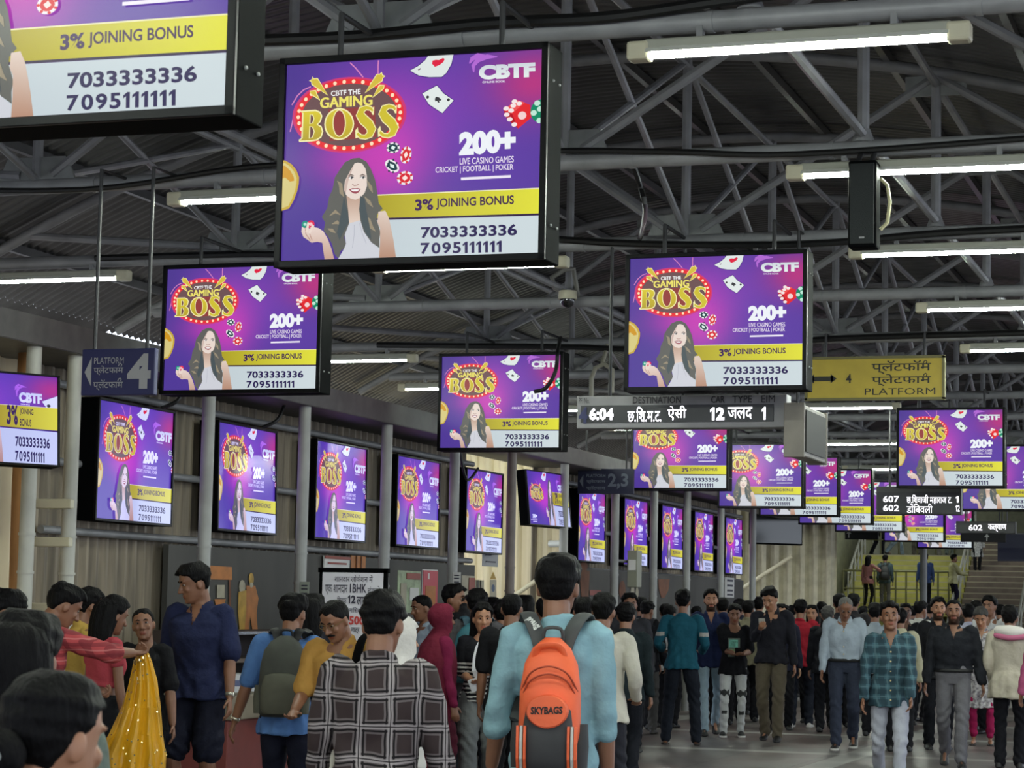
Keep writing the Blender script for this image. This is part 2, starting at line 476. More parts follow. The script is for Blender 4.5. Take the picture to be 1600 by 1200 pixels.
# longitudinal pipes and bracing between the trusses
k = 7
for x in NODES[:6]:
    b = MB(); b.tube([(x, -3, roof_z(x) - .09), (x, 60, roof_z(x) - .09)], .03, 8)
    if x in (-4.1, -.4, -7.8):
        for y0, y1 in zip(TR_Y[:-1], TR_Y[1:]):
            b.tube([(x, y0, ZC + .05), (x, y1, roof_z(x) - .05)], .026, 8)
            b.tube([(x, y1, ZC + .05), (x, y0, roof_z(x) - .05)], .026, 8)
    else:
        b.tube([(x, -3, ZC + .09), (x, 60, ZC + .09)], .03, 8)
    tag(b.build('trim_%d' % k, M_tr, smooth=True), kind='structure'); k += 1
for x in np.arange(-9.95, .2, 1.05):
    b = MB(); b.box((x, 28, roof_z(x) + .055), (.05, 64, .07)); tag(b.build('trim_%d' % k, M_roof), kind='structure'); k += 1

# ------------------------------------------------------------------ fluorescent lamps
M_tube = emission('fluorescent tube light', (244, 255, 240), LAMP)


def make_lamp():
    t = empty('fluorescent_lamp')
    b = MB(); b.box((0, 0, .045), (1.42, .09, .05), bev=.01); b.build('housing', mat('lamp housing', (150, 150, 138), .5), t)
    b = MB(); b.add([(-.7, -.075, .0), (.7, -.075, .0), (.7, -.03, .04), (-.7, -.03, .04)], [(0, 1, 2, 3)]); b.add([(-.7, .075, .0), (.7, .075, .0), (.7, .03, .04), (-.7, .03, .04)], [(0, 1, 2, 3)])
    b.build('reflector', M_white, t)
    b = MB(); b.tube([(-.68, 0, 0), (.68, 0, 0)], .016, 12); b.build('glowing_tube', M_tube, t, True)
    for x in (-.74, .74):
        b = MB(); b.box((x, 0, .02), (.11, .1, .09), bev=.015); b.build('end_cap', M_cream, t)
    for x in (-.45, .45):
        b = MB(); b.box((x, 0, .1), (.03, .05, .1)); b.build('bracket', M_pipe, t)
    return t


LAMPS = [  # centre pixel of each tube and the truss (y) it hangs from
    (1245, 74, 9.95, 'bright fluorescent lamp nearest the top right corner of the photo', -3),
    (1440, 274, 12.99, 'fluorescent lamp partly behind the black hanging loudspeaker', 0),
    (1500, 403, 16.03, 'fluorescent lamp just below the black loudspeaker, cut by the frame edge', 0),
    (1580, 484, 19.07, 'fluorescent lamp above and beyond the yellow platform sign, cut by the frame edge', 0),
    (1630, 563, 22.11, 'short visible end of lamp at the frame edge, level with the yellow sign', 0),
    (440, 313, 12.99, 'fluorescent lamp running behind the left edge of the large centre screen', 0),
    (70, 428, 16.03, 'fluorescent lamp cut by the left frame edge above the blue platform sign', 0),
    (735, 421, 16.03, 'fluorescent lamp showing just under the large centre screen', 0),
    (545, 567, 22.11, 'fluorescent lamp right of the left hanging screen', 0),
    (720, 604, 25.15, 'fluorescent lamp tucked behind the small middle screen, upper left', 0),
    (905, 656, 28.19, 'fluorescent lamp behind the left end of the train indicator', 0),
    (1310, 642, 28.19, 'fluorescent lamp right of the glass sided indicator box, higher one', 0),
    (1033, 678, 31.23, 'fluorescent lamp below the train indicator, left of the overlapped screen', 0),
    (1345, 697, 34.27, 'fluorescent lamp with the longest glow right of the glass sided box', 0),
    (1385, 716, 40.35, 'small distant lamp left of the right hanging screen', 0),
    (1110, 715, 37.31, 'small distant lamp over the far wall screens', 0),
]
lp0 = make_lamp(); first = True
for px, py, Y, lb, tilt in LAMPS:
    t = lp0 if first else copy_tree(lp0); first = False
    p = at_y(px, py, Y)
    t.location = (p.x, Y - .02, ZC - .15); t.rotation_euler = (0, 0, 0)
    tag(t, lb, 'lamp', 'fluorescent lamps on the trusses')
# the same lamps, unseen, added out of view to light people and floor
near = [(-6.2, 6.9), (-2.5, 6.9), (-5.0, 3.86), (-1.0, 3.86), (-3.0, .8), (1.2, 9.95), (2.0, 16.03), (1.2, 4.0), (-2.0, 34.27), (-1.0, 25.15)]
for x, y in near:
    t = copy_tree(lp0); t.location = (x, y, ZC - .15)
    tag(t, 'unseen fluorescent lamp added on a truss out of view for light', 'lamp', 'added lamps out of view')

# ================================================================== the advertising screens
SW, SH = 1.255, 0.925
_TL, _TR, _BL, _BR = (432.2, 96.2), (849.5, 78.8), (424.0, 407.3), (842.5, 400.0)


def uv(x, y):
    v = u = .5
    for _ in range(8):
        lx = _TL[0] + (_BL[0] - _TL[0]) * v; rx = _TR[0] + (_BR[0] - _TR[0]) * v
        u = (x - lx) / (rx - lx)
        ty = _TL[1] + (_TR[1] - _TL[1]) * u; by = _BL[1] + (_BR[1] - _BL[1]) * u
        v = (y - ty) / (by - ty)
    return u, v


def ZW(p): return [uv(440 + x / 7.06, 240 + y / 7.06) for x, y in p]
def ZL(p): return [uv(430 + x / 7.5, 85 + y / 7.5) for x, y in p]
def ZR(p): return [uv(590 + x / 5.333, 75 + y / 5.333) for x, y in p]
def ZZ(p): return [uv(410 + x / 3.333, 60 + y / 3.333) for x, y in p]


def clip01(P):
    for ax, lim, sg in ((0, 0, 1), (0, 1, -1), (1, 0, 1), (1, 1, -1)):
        out = []
        for i in range(len(P)):
            a, b = P[i - 1], P[i]
            ia = (a[ax] - lim) * sg >= 0; ib = (b[ax] - lim) * sg >= 0
            if ia != ib:
                t = (lim - a[ax]) / (b[ax] - a[ax]); out.append((a[0] + (b[0] - a[0]) * t, a[1] + (b[1] - a[1]) * t))
            if ib: out.append(b)
        P = out
        if len(P) < 3: return []
    return P


class Ad:
    """the picture on a screen: flat coloured shapes, layer over layer"""
    def __init__(s, places, tint):
        s.v = []; s.f = []; s.c = []; s.lay = 0; s.places = places; s.grp = None; s.tint = tint
    def tr(s, p):
        g = s.places.get(s.grp, (1, 1, 0, 0, .5, .5))
        return (g[4] + (p[0] - g[4]) * g[0] + g[2], g[5] + (p[1] - g[5]) * g[1] + g[3])
    def co(s, p): return ((p[0] - .5) * SW, -.0006 - .00007 * s.lay, (.5 - p[1]) * SH)
    def col(s, c):
        return tuple(a * b for a, b in zip(lin(c), s.tint)) + (1,)
    def skip(s): return s.places.get(s.grp, 1) is None
    def poly(s, P, c, raw=False):
        if s.skip(): return
        s.lay += 1
        if not raw: P = [s.tr(p) for p in P]
        P = clip01(P)
        if not P: return
        b = len(s.v); s.v += [s.co(p) for p in P]; s.f.append(tuple(range(b, b + len(P))))
        cs = c if isinstance(c, list) and len(c) == len(P) else [c if not isinstance(c, list) else c[0]] * len(P)
        s.c += [s.col(q) for q in cs]
    def grad(s, P, c0, c1, ax=0):
        if s.skip(): return
        a = min(p[ax] for p in P); b = max(p[ax] for p in P)
        Q = clip01([s.tr(p) for p in P]); s.lay += 1
        if not Q: return
        k = len(s.v); s.v += [s.co(p) for p in Q]; s.f.append(tuple(range(k, k + len(Q))))
        a2 = min(p[ax] for p in Q); b2 = max(p[ax] for p in Q)
        for p in Q:
            t = (p[ax] - a2) / max(1e-6, b2 - a2); s.c.append(s.col(tuple(x + (y - x) * t for x, y in zip(c0, c1))))
    def ell(s, c, rx, ry, col, n=28, ang=0.0, asp=SW / SH):
        ca, sa = math.cos(ang), math.sin(ang); P = []
        for k in range(n):
            a = 2 * math.pi * k / n; x = math.cos(a) * rx; y = math.sin(a) * ry
            P.append((c[0] + (x * ca - y * sa), c[1] + (x * sa + y * ca) ))
        s.poly(P, col)
    def stroke(s, P, w, col, closed=False):
        if s.skip(): return
        s.lay += 1
        n = len(P); ws = w if isinstance(w, list) else [w] * n
        Q = [s.tr(p) for p in P]; L = []; Rr = []
        for i in range(n):
            a = Q[(i - 1) % n] if closed or i else Q[i]; b = Q[(i + 1) % n] if closed or i < n - 1 else Q[i]
            dx, dy = (b[0] - a[0]) * SW, (b[1] - a[1]) * SH; l = math.hypot(dx, dy) or 1
            nx, ny = -dy / l, dx / l
            L.append((Q[i][0] + nx * ws[i] / SW, Q[i][1] + ny * ws[i] / SH)); Rr.append((Q[i][0] - nx * ws[i] / SW, Q[i][1] - ny * ws[i] / SH))
        for i in range(n if closed else n - 1):
            j = (i + 1) % n; K = clip01([L[i], L[j], Rr[j], Rr[i]])
            if not K: continue
            b = len(s.v); s.v += [s.co(p) for p in K]; s.f.append(tuple(range(b, b + len(K))))
            s.c += [s.col(col)] * len(K)
    def text(s, t, bl, br, tl, col, bold=0.0, col2=None, shear=0.0):
        if s.skip(): return
        if bold and 'M' in t:      # fatten by overprinting
            h = math.hypot(tl[0] - bl[0], tl[1] - bl[1]) * bold * .9
            for dx, dy in ((-h, -h), (h, -h), (-h, h), (h, h), (0, 0)): s.text(t, *[(q[0] + dx * .8, q[1] + dy * .5) for q in (bl, br, tl)], col, 0.0, col2)
            return
        s.lay += 1
        bl, br, tl = s.tr(bl), s.tr(br), s.tr(tl)
        P, F, _ = text_polys(t, bold, 4)
        ex = (br[0] - bl[0], br[1] - bl[1]); ey = (tl[0] - bl[0], tl[1] - bl[1])
        b = len(s.v); pts = [(bl[0] + ex[0] * p[0] + ey[0] * p[1], bl[1] + ex[1] * p[0] + ey[1] * p[1]) for p in P]
        if min(p[0] for p in pts) < 0 or max(p[0] for p in pts) > 1.0 or min(p[1] for p in pts) < 0: return
        s.v += [s.co(p) for p in pts]; s.f += [tuple(i + b for i in f) for f in F]
        for p in P:
            cc = col if not col2 else tuple(a + (d - a) * p[1] for a, d in zip(col, col2)); s.c.append(s.col(cc))
    def box(s, P4):  # bl br tl from pixel box corners
        return P4
    def mesh(s, name, m):
        me = bpy.data.meshes.new(name); me.from_pydata(s.v, [], s.f); me.materials.append(m)
        a = me.color_attributes.new('screen_colour', 'FLOAT_COLOR', 'POINT'); a.data.foreach_set('color', np.array(s.c, dtype=np.float32).ravel()); me.update()
        return me


def m_screen(gl=.02, ro=.2):
    m = bpy.data.materials.new('lit screen picture'); m.use_nodes = True; nt = m.node_tree; nt.nodes.clear()
    a = nt.nodes.new('ShaderNodeAttribute'); a.attribute_name = 'screen_colour'
    e = nt.nodes.new('ShaderNodeEmission'); e.inputs[1].default_value = SCREEN; nt.links.new(a.outputs['Color'], e.inputs[0])
    g = nt.nodes.new('ShaderNodeBsdfGlossy'); g.inputs['Roughness'].default_value = ro; g.inputs['Color'].default_value = (gl, gl, gl, 1)
    ad = nt.nodes.new('ShaderNodeAddShader'); nt.links.new(e.outputs[0], ad.inputs[0]); nt.links.new(g.outputs[0], ad.inputs[1])
    o = nt.nodes.new('ShaderNodeOutputMaterial'); nt.links.new(ad.outputs[0], o.inputs[0])
    m.cycles.emission_sampling = 'NONE'
    return m


M_scr = m_screen(.012, .25); M_scrw = m_screen(.07, .15)


def bgcol(u, v):
    c = np.array((82., 60., 150.))
    def g(cu, cv, su, sv, col, w):
        nonlocal c
        k = w * math.exp(-((u - cu) / su) ** 2 - ((v - cv) / sv) ** 2); c = c * (1 - k) + np.array(col) * k
    g(.62, .30, .42, .4, (114, 70, 178), .8); g(.36, .22, .28, .2, (140, 64, 176), .7)
    g(.42, .50, .17, .28, (204, 70, 186), .95); g(.30, .50, .2, .12, (206, 60, 176), .6)
    g(.97, .16, .17, .17, (188, 58, 128), .95); g(.02, .1, .12, .25, (74, 58, 138), .6); g(.9, .62, .3, .2, (98, 66, 166), .6)
    g(.05, .9, .25, .2, (80, 58, 150), .8)
    return tuple(c)


def make_ad(places, tint, name, two_line=False, msc=None):
    A = Ad(places, tint); N, K = 36, 28
    b = 0
    for i in range(K + 1):
        for j in range(N + 1):
            u, v = j / N, i / K; A.v.append(((u - .5) * SW, -.0003, (.5 - v) * SH)); A.c.append(A.col(bgcol(u, v)))
    for i in range(K):
        for j in range(N):
            q = i * (N + 1) + j; A.f.append((q, q + 1, q + N + 2, q + N + 1))
    # light streaks
    A.grp = 'logo'
    for P in ([(60, 880), (85, 780), (100, 700)], [(80, 560), (150, 450), (230, 380), (320, 345)], [(810, 65), (880, 130), (930, 190), (975, 245)], [(1165, 45), (1160, 110), (1160, 215)]):
        A.stroke(ZL(P), .003, (214, 130, 190))
    # bulb-lit oval
    def oval(k, col, n=44):
        cx, cy, rx, ry = 800, 690, 678, 432
        A.poly(ZL([(cx + rx * k * math.cos(2 * math.pi * i / n), cy - 18 * math.cos(2 * math.pi * i / n) + ry * (k if k > .95 else k * .985) * math.sin(2 * math.pi * i / n)) for i in range(n)]), col)
    oval(1.05, (206, 60, 120)); oval(1.0, (232, 52, 58)); oval(.875, (112, 84, 86))
    A.poly(ZL([(540, 620), (1120, 590), (1140, 960), (560, 1000)]), (146, 66, 64))
    for i in range(34):
        a = 2 * math.pi * i / 34; p = ZL([(800 + 636 * math.cos(a), 690 + 398 * math.sin(a) - 18 * math.cos(a))])[0]
        A.ell(p, .0075, .0102, (255, 226, 190), 8)
    # star beams
    for P in ([(345, 228), (358, 252), (405, 248), (415, 262), (540, 455), (335, 320), (330, 285), (303, 275), (335, 262)],
              [(312, 400), (385, 392), (400, 440), (438, 508), (318, 432)],
              [(1205, 190), (1218, 225), (1248, 236), (1222, 256), (1215, 292), (1000, 436), (1145, 215), (1185, 212)],
              [(1190, 345), (1240, 348), (1230, 390), (1095, 490), (1165, 370)]):
        A.poly(ZL(P), (214, 190, 70)); A.stroke(ZL(P), .0022, (246, 236, 160), True)
    A.text('CBTF THE', *ZL([(578, 466), (948, 446), (576, 402)]), (240, 240, 240), .025)
    A.text('GAMING', *ZL([(446, 606), (1090, 580), (446, 484)]), (238, 226, 110), .05)
    # BOSS, in fat serif letters
    cream, g1, brown = (244, 238, 176), (206, 190, 52), (112, 74, 74)
    Bp = [(200, 640), (385, 632), (440, 655), (462, 700), (445, 765), (408, 800), (455, 828), (475, 885), (455, 950), (400, 985), (330, 995), (180, 998), (180, 985), (215, 962), (225, 662)]
    A.grad(ZL(Bp), (222, 204, 60), (180, 160, 52), 1); A.stroke(ZL(Bp), .0035, cream, True)
    for H in ([(318, 682), (350, 686), (365, 730), (350, 780), (314, 792)], [(314, 820), (350, 832), (370, 885), (350, 950), (308, 966)]):
        A.poly(ZL(H), brown); A.stroke(ZL(H), .0025, cream, True)

    def ov(cx, cy, rx, ry, n=26): return [(cx + rx * math.cos(2 * math.pi * i / n), cy + ry * math.sin(2 * math.pi * i / n)) for i in range(n)]
    A.grad(ZL(ov(682, 800, 180, 185)), (216, 198, 60), (190, 168, 52), 1); A.stroke(ZL(ov(682, 800, 178, 183)), .0035, cream, True)
    A.poly(ZL(ov(683, 790, 78, 157)), (150, 66, 64)); A.stroke(ZL(ov(683, 790, 78, 157)), .0025, cream, True)
    for dx, dy in ((0, 0), (280, -12)):
        cl = [(1100, 652), (1076, 622), (1020, 610), (965, 632), (944, 690), (985, 752), (1050, 808), (1085, 872), (1062, 935), (1008, 962), (950, 955), (908, 915)]
        hw = [12, 16, 20, 34, 46, 52, 52, 50, 36, 20, 18, 14]
        cl = [(x + dx, y + dy) for x, y in cl]
        wv = [h / 7.5 / 420 * SW for h in hw]
        s1 = [(1118 + dx, 598 + dy), (1112 + dx, 698 + dy), (1094 + dx, 696 + dy), (1068 + dx, 628 + dy)]
        s2 = [(886 + dx, 975 + dy), (884 + dx, 880 + dy), (914 + dx, 842 + dy), (922 + dx, 905 + dy), (940 + dx, 958 + dy)]
        A.stroke(ZL(cl), [w + .0045 for w in wv], cream); A.poly(ZL(s1), cream); A.poly(ZL(s2), cream)
        A.stroke(ZL(cl), wv, (208, 192, 56))
    # cards
    A.grp = 'card1'
    P = [(255, 180), (330, 140), (385, 95), (410, 60), (630, 52), (612, 130), (570, 205), (530, 238), (420, 238), (330, 222)]
    A.stroke(ZR(P), .004, (70, 40, 120), True); A.poly(ZR(P), (222, 230, 228)); A.poly(ZR([(470, 152), (445, 125), (450, 98), (480, 92), (505, 95), (540, 78), (556, 86), (545, 112), (510, 138)]), (222, 40, 70))
    A.poly(ZR([(322, 172), (345, 160), (350, 168), (330, 180)]), (120, 90, 110))
    A.grp = 'card2'
    P = [(362, 378), (488, 312), (545, 380), (632, 440), (535, 546), (420, 470)]
    A.stroke(ZR(P), .004, (70, 40, 120), True); A.poly(ZR(P), (226, 234, 232)); A.poly(ZR([(480, 405), (505, 412), (528, 432), (520, 440), (505, 440), (512, 456), (498, 456), (490, 442), (474, 446), (470, 425)]), (60, 60, 64))
    for c in ((408, 408), (588, 434)): A.ell(ZR([c])[0], .006, .008, (60, 60, 64), 8)
    # company mark
    A.grp = 'cbtf'
    for c in ([(768, 130), (790, 92), (840, 62), (910, 66)], [(805, 205), (800, 150), (840, 100), (920, 75), (1005, 78)]):
        A.stroke(ZR(c), [.003, .011, .011, .003] if len(c) == 4 else [.003, .009, .013, .011, .002], (178, 106, 210))
    A.text('CBTF', *ZR([(848, 272), (1326, 256), (848, 148)]), (232, 240, 238), .06, (206, 214, 222))
    A.text('ONLINE BOOK', *ZR([(878, 300), (1074, 296), (878, 282)]), (226, 220, 236), .03)
    # dice
    A.grp = 'dice'
    A.poly(ZR([(1060, 530), (1165, 446), (1282, 490), (1290, 600), (1180, 690), (1085, 600)]), (226, 44, 52)); A.poly(ZR([(1060, 530), (1165, 446), (1240, 470), (1130, 560)]), (238, 84, 84))
    A.poly(ZR([(1060, 535), (1130, 562), (1180, 688), (1085, 605)]), (184, 24, 40))
    for c in ((1080, 518), (1150, 460), (1140, 495), (1190, 478), (1122, 536), (1085, 570), (1110, 610), (1148, 655)): A.ell(ZR([c])[0], .011, .011, (244, 228, 228), 10, .6)
    A.ell(ZR([(1215, 580)])[0], .016, .02, (244, 210, 210), 12)
    A.ell(ZR([(1376, 545)])[0], .041, .058, (24, 138, 102), 20)
    for c in ((1342, 478), (1312, 560), (1366, 528), (1360, 625)): A.ell(ZR([c])[0], .012, .014, (190, 232, 214), 10)
    # casino chips
    A.grp = 'chips'
    for c, col, rx, ry, an in (((110, 832), (28, 62, 72), 58, 46, -.3), ((222, 895), (216, 44, 52), 48, 72, .1), ((103, 987), (28, 62, 72), 50, 62, -.6), ((215, 1090), (216, 38, 52), 70, 58, .1)):
        p = ZR([c])[0]; k = 1 / 5.333 / 418; kk = 1 / 5.333 / 316
        A.ell(p, rx * k, ry * kk, (236, 232, 236), 22, an)
        for j in range(7):
            a = 2 * math.pi * (j + .5) / 7
            A.ell((p[0] + math.cos(a) * rx * k * .86, p[1] + math.sin(a) * ry * kk * .86), rx * k * .17, ry * kk * .17, col, 8)
        A.ell(p, rx * k * .7, ry * kk * .7, col, 20, an); A.ell(p, rx * k * .38, ry * kk * .42, (226, 244, 240) if col[0] < 100 else (250, 226, 220), 4, an)
    # 200+
    A.grp = 'offer'
    A.text('200+', *ZR([(682, 912), (1162, 888), (682, 712)]), (238, 242, 248), .065)
    A.text('LIVE CASINO GAMES', *ZR([(688, 985), (1145, 974), (688, 932)]), (232, 222, 240), .015)
    A.text('CRICKET | FOOTBALL | POKER', *ZR([(480, 1066), (1143, 1050), (480, 1004)]), (232, 222, 240), .015)
    A.stroke(ZR([(698, 1106), (1120, 1092)]), .006, (236, 230, 244))
    # bars and numbers
    A.grp = 'bar'
    wht = (206, 218, 222)
    A.grad(ZZ([(560, 820), (1449, 798), (1446, 930), (560, 944)]), (172, 158, 44), (226, 224, 66), 0)
    A.stroke(ZZ([(560, 820), (1449, 798)]), .0025, (236, 232, 180))
    A.stroke(ZZ([(560, 946), (1446, 934)]), .0045, (52, 34, 70))
    A.grad(ZZ([(560, 952), (1445, 940), (1442, 1135), (560, 1151)]), (194, 206, 212), wht, 0)
    if two_line:
        A.text('3%', *ZZ([(700, 930), (860, 928), (700, 815)]), (58, 32, 80), .04)
        A.text('JOINING', *ZZ([(890, 868), (1090, 866), (890, 825)]), (70, 44, 60), .02); A.text('BONUS', *ZZ([(890, 928), (1060, 926), (890, 886)]), (70, 44, 60), .02)
    else:
        A.text('3%', *ZZ([(790, 906), (888, 902), (790, 846)]), (62, 30, 88), .04)
        A.text('JOINING BONUS', *ZZ([(903, 902), (1317, 892), (903, 842)]), (66, 34, 80), .022)
    A.text('7033333336', *ZZ([(822, 1050), (1333, 1043), (822, 990)]), (44, 34, 82), .03)
    A.text('7095111111', *ZZ([(820, 1133), (1252, 1128), (820, 1074)]), (44, 34, 82), .03)
    # gold balloon
    A.grp = 'balloon'
    A.poly(ZW([(-160, 60), (-60, 60), (20, 105), (75, 170), (108, 250), (105, 320), (85, 410), (45, 510), (-10, 600), (-160, 640)]), (200, 168, 60))
    A.poly(ZW([(-160, 90), (-60, 90), (0, 130), (50, 190), (78, 260), (75, 320), (60, 400), (20, 500), (-20, 570), (-160, 620)]), (214, 200, 130)); A.poly(ZW([(-160, 120), (-60, 120), (5, 180), (45, 250), (50, 290), (0, 300), (-60, 250), (-160, 300)]), (206, 150, 36))
    # smiling woman
    A.grp = 'woman'
    hair, skin = (98, 98, 94), (222, 204, 192)
    A.poly(ZW([(740, 50), (650, 90), (590, 170), (530, 260), (505, 390), (462, 480), (442, 600), (378, 700), (420, 760), (402, 850), (460, 930), (500, 1000), (530, 1110), (580, 1170), (600, 1080), (640, 1060), (665, 1000), (645, 930), (760, 640), (880, 900), (960, 990), (1055, 1055), (1050, 960), (1065, 880), (1045, 810), (1020, 740), (1025, 680), (1090, 615), (1045, 560), (1025, 420), (1000, 290), (950, 170), (900, 90), (820, 45)]), hair)
    A.grad(ZW([(1040, 650), (1120, 640), (1160, 720), (1190, 850), (1215, 970), (1248, 1185), (1050, 1185), (1060, 1000), (1060, 830), (1030, 770)]), skin, (182, 140, 118), 1)
    A.poly(ZW([(700, 775), (830, 740), (872, 870), (960, 990), (1048, 1060), (1050, 1190), (560, 1190), (640, 1060), (665, 1000), (650, 900)]), (206, 208, 216))
    for P in ([(820, 770), (850, 880), (900, 1000)], [(760, 790), (760, 900), (740, 1050)]): A.stroke(ZW(P), .0016, (182, 184, 196))
    A.grad(ZW([(668, 470), (835, 470), (815, 620), (832, 742), (700, 775), (690, 640)]), (190, 158, 140), (226, 206, 192), 1)
    A.poly(ZW([(760, 108), (715, 180), (650, 300), (638, 400), (665, 460), (720, 500), (775, 512), (830, 490), (880, 440), (907, 360), (905, 250), (890, 170), (850, 110), (800, 98)]), (232, 216, 206))
    A.poly(ZW([(760, 108), (715, 180), (660, 290), (638, 400), (660, 445), (672, 380), (690, 300), (720, 220)]), (206, 182, 172))
    for P in ([(690, 245), (720, 232), (755, 245)], [(822, 248), (855, 232), (890, 246)]): A.stroke(ZW(P), [.001, .003, .001], (96, 80, 76))
    for c in ((722, 268), (858, 268)):
        A.ell(ZW([c])[0], .0105, .0062, (238, 234, 234), 12); A.ell(ZW([(c[0] + 6, c[1])])[0], .0045, .006, (66, 66, 70), 10); A.stroke(ZW([(c[0] - 34, c[1] - 2), (c[0], c[1] - 20), (c[0] + 32, c[1] - 4)]), .0014, (60, 52, 56))
    A.stroke(ZW([(735, 340), (760, 356), (790, 352), (812, 340)]), .0022, (176, 138, 130))
    A.poly(ZW([(698, 396), (740, 384), (770, 386), (800, 384), (836, 394), (815, 428), (785, 446), (755, 444), (722, 424)]), (156, 74, 88)); A.poly(ZW([(714, 400), (770, 396), (822, 400), (795, 420), (745, 420)]), (244, 240, 240))
    for P in ([(560, 300), (600, 340), (610, 430), (640, 480)], [(470, 690), (540, 640), (600, 680)], [(880, 480), (930, 540), (980, 600)], [(500, 780), (560, 760), (610, 790)], [(880, 690), (930, 740), (960, 820), (1010, 870)], [(910, 300), (950, 380), (975, 440)], [(545, 880), (500, 850), (450, 830)]):
        A.stroke(ZW(P), [.001] + [.009] * (len(P) - 2) + [.001], (152, 140, 118))
    for P in ([(640, 470), (660, 560), (690, 680), (700, 760), (640, 860), (590, 960), (560, 880), (600, 700)], [(832, 470), (820, 600), (850, 780), (900, 900), (960, 960), (940, 800), (900, 620), (880, 500)]): A.poly(ZW(P), (76, 86, 90))
    A.grad(ZW([(148, 800), (140, 860), (165, 920), (212, 950), (262, 985), (330, 975), (388, 988), (400, 1070), (420, 1190), (535, 1190), (495, 1050), (450, 940), (400, 860), (340, 822), (290, 812), (240, 830), (200, 800)]), (232, 214, 206), (196, 160, 142), 1)
    for P in ([(185, 810), (195, 890), (250, 960)], [(255, 850), (240, 890), (270, 960)]): A.stroke(ZW(P), .0016, (176, 130, 116))
    A.ell(ZW([(183, 780)])[0], .0135, .018, (28, 150, 128), 16); A.ell(ZW([(252, 780)])[0], .015, .02, (226, 46, 84), 16); A.ell(ZW([(183, 778)])[0], .006, .008, (180, 226, 214), 8); A.ell(ZW([(252, 778)])[0], .007, .009, (250, 190, 200), 8)
    A.stroke(ZW([(205, 870), (215, 800), (225, 760)]), .006, (234, 216, 206)); A.stroke(ZW([(235, 880), (265, 815), (285, 790)]), .006, (234, 216, 206))
    return A.mesh(name, msc or M_scr)


# (scale u, scale v, shift u, shift v, about u, about v); None leaves the item out
HALL = {}
WALL = {'logo': (1.0, 1.06, .035, .025, .257, .27), 'card1': (1, 1, -.005, 0, .6, .05), 'card2': (.8, 1, -.05, 0, .61, .2), 'cbtf': (1.05, 1.25, .0, .125, .87, .1),
        'dice': None, 'chips': (1, 1, .53, -.09, .45, .55), 'offer': (.95, 1, -.11, -.02, .8, .45), 'woman': (.85, .98, .05, .01, .31, 1), 'bar': (1, 1, .0, 0, .7, .9)}
SIDE = {'logo': (.75, .9, -.03, .13, .257, .27), 'card1': (.8, 1.6, -.17, .02, .6, .05), 'card2': (2.2, 2.4, .43, .12, .61, .2), 'cbtf': (.72, 1.6, -.05, .16, .87, .1), 'dice': None, 'chips': None,
        'offer': (.5, .6, -.67, .4, .8, .45), 'woman': (.6, 1.75, .24, .0, .31, 1), 'bar': (.633, 2.06, 0, 0, 1.0, 1.0), 'balloon': None}
ME_hall = make_ad(HALL, (1, 1, 1), 'picture')
ME_wall = make_ad(WALL, (.92, .88, 1.32), 'picture', msc=M_scrw)
ME_side = make_ad(SIDE, (.92, .88, 1.32), 'picture', True)


def make_monitor(me, depth, bez=.032):
    """black display box; the picture looks along -Y"""
    t = empty('advertising_screen')
    w, h = SW + 2 * bez, SH + 2 * bez
    b = MB(); e = .012
    b.box((0, depth / 2 + .004, 0), (w, depth, h), bev=.006)
    b.build('casing', M_black, t)
    b = MB()
    for x, z, sx, sz in ((0, h / 2 - bez / 2, w, bez), (0, -h / 2 + bez / 2, w, bez), (-w / 2 + bez / 2, 0, bez, h), (w / 2 - bez / 2, 0, bez, h)):
        b.box((x, -.004, z), (sx - .001, .02, sz - .001), bev=.003)
    fr = b.build('bezel', mat('gloss black bezel', (7, 7, 9), .35, spec=.15), t)
    link('picture', me, t, (0, .0035, 0))
    return t


HUNG = []
hall0 = make_monitor(ME_hall, .2)
for x, z in ((.06, -.33), (.15, -.33), (.06, .33), (.15, .33)):
    b = MB(); b.ball((SW / 2 + .036, x, z), .007, n=8, m=6); b.build('screw', M_steel, hall0)


def hung(px, py, X, label, first=False, yaw=0.0, dz=0.0):
    t = hall0 if first else copy_tree(hall0)
    p = at_x(px, py, X)
    t.location = (p.x, p.y, 3.555); t.rotation_euler = (0, 0, yaw)
    if dz: t.location.z += dz
    HUNG.append(t); return tag(t, label, 'screen', 'hanging advertising screens')


hung(640, 247, -3.7, 'large advertising screen in the upper middle, left of the long lamp', True)
hung(82, 40, -3.7, 'biggest screen, cut off by the top left corner of the photo', dz=-.03)
hung(1117, 505, -3.7, 'advertising screen hanging directly above the train indicator board')
hung(1485, 698, -3.7, 'right hand hanging screen above the two-line train indicator')
hung(376, 513, -7.3, 'hanging screen beside the blue platform 4 sign')
hung(781, 630, -7.3, 'middle sized screen with a black cable dangling across its right half')
hung(1062, 697, -7.3, 'screen whose top is hidden by the train indicator board')
hung(1188, 742, -7.3, 'screen half behind another, its bottom level with the far wall screens')
hung(1248, 760, -7.3, 'third from the left in the overlapping row of far screens')
hung(1305, 777, -7.3, 'fourth from the left in the overlapping row of far screens')
hung(1358, 790, -7.3, 'far screen just left of the two-line train indicator, mostly hidden')
hung(1428, 812, -7.3, 'small far screen below the two-line train indicator')
hung(1476, 826, -7.3, 'lowest and farthest screen, above the stairs')
hung(1572, 742, -3.7, 'screen cut by the right frame edge, behind the right hand hanging screen')

for t in HUNG: hang(t, (-.4, .4), SH / 2 + .03, .015)

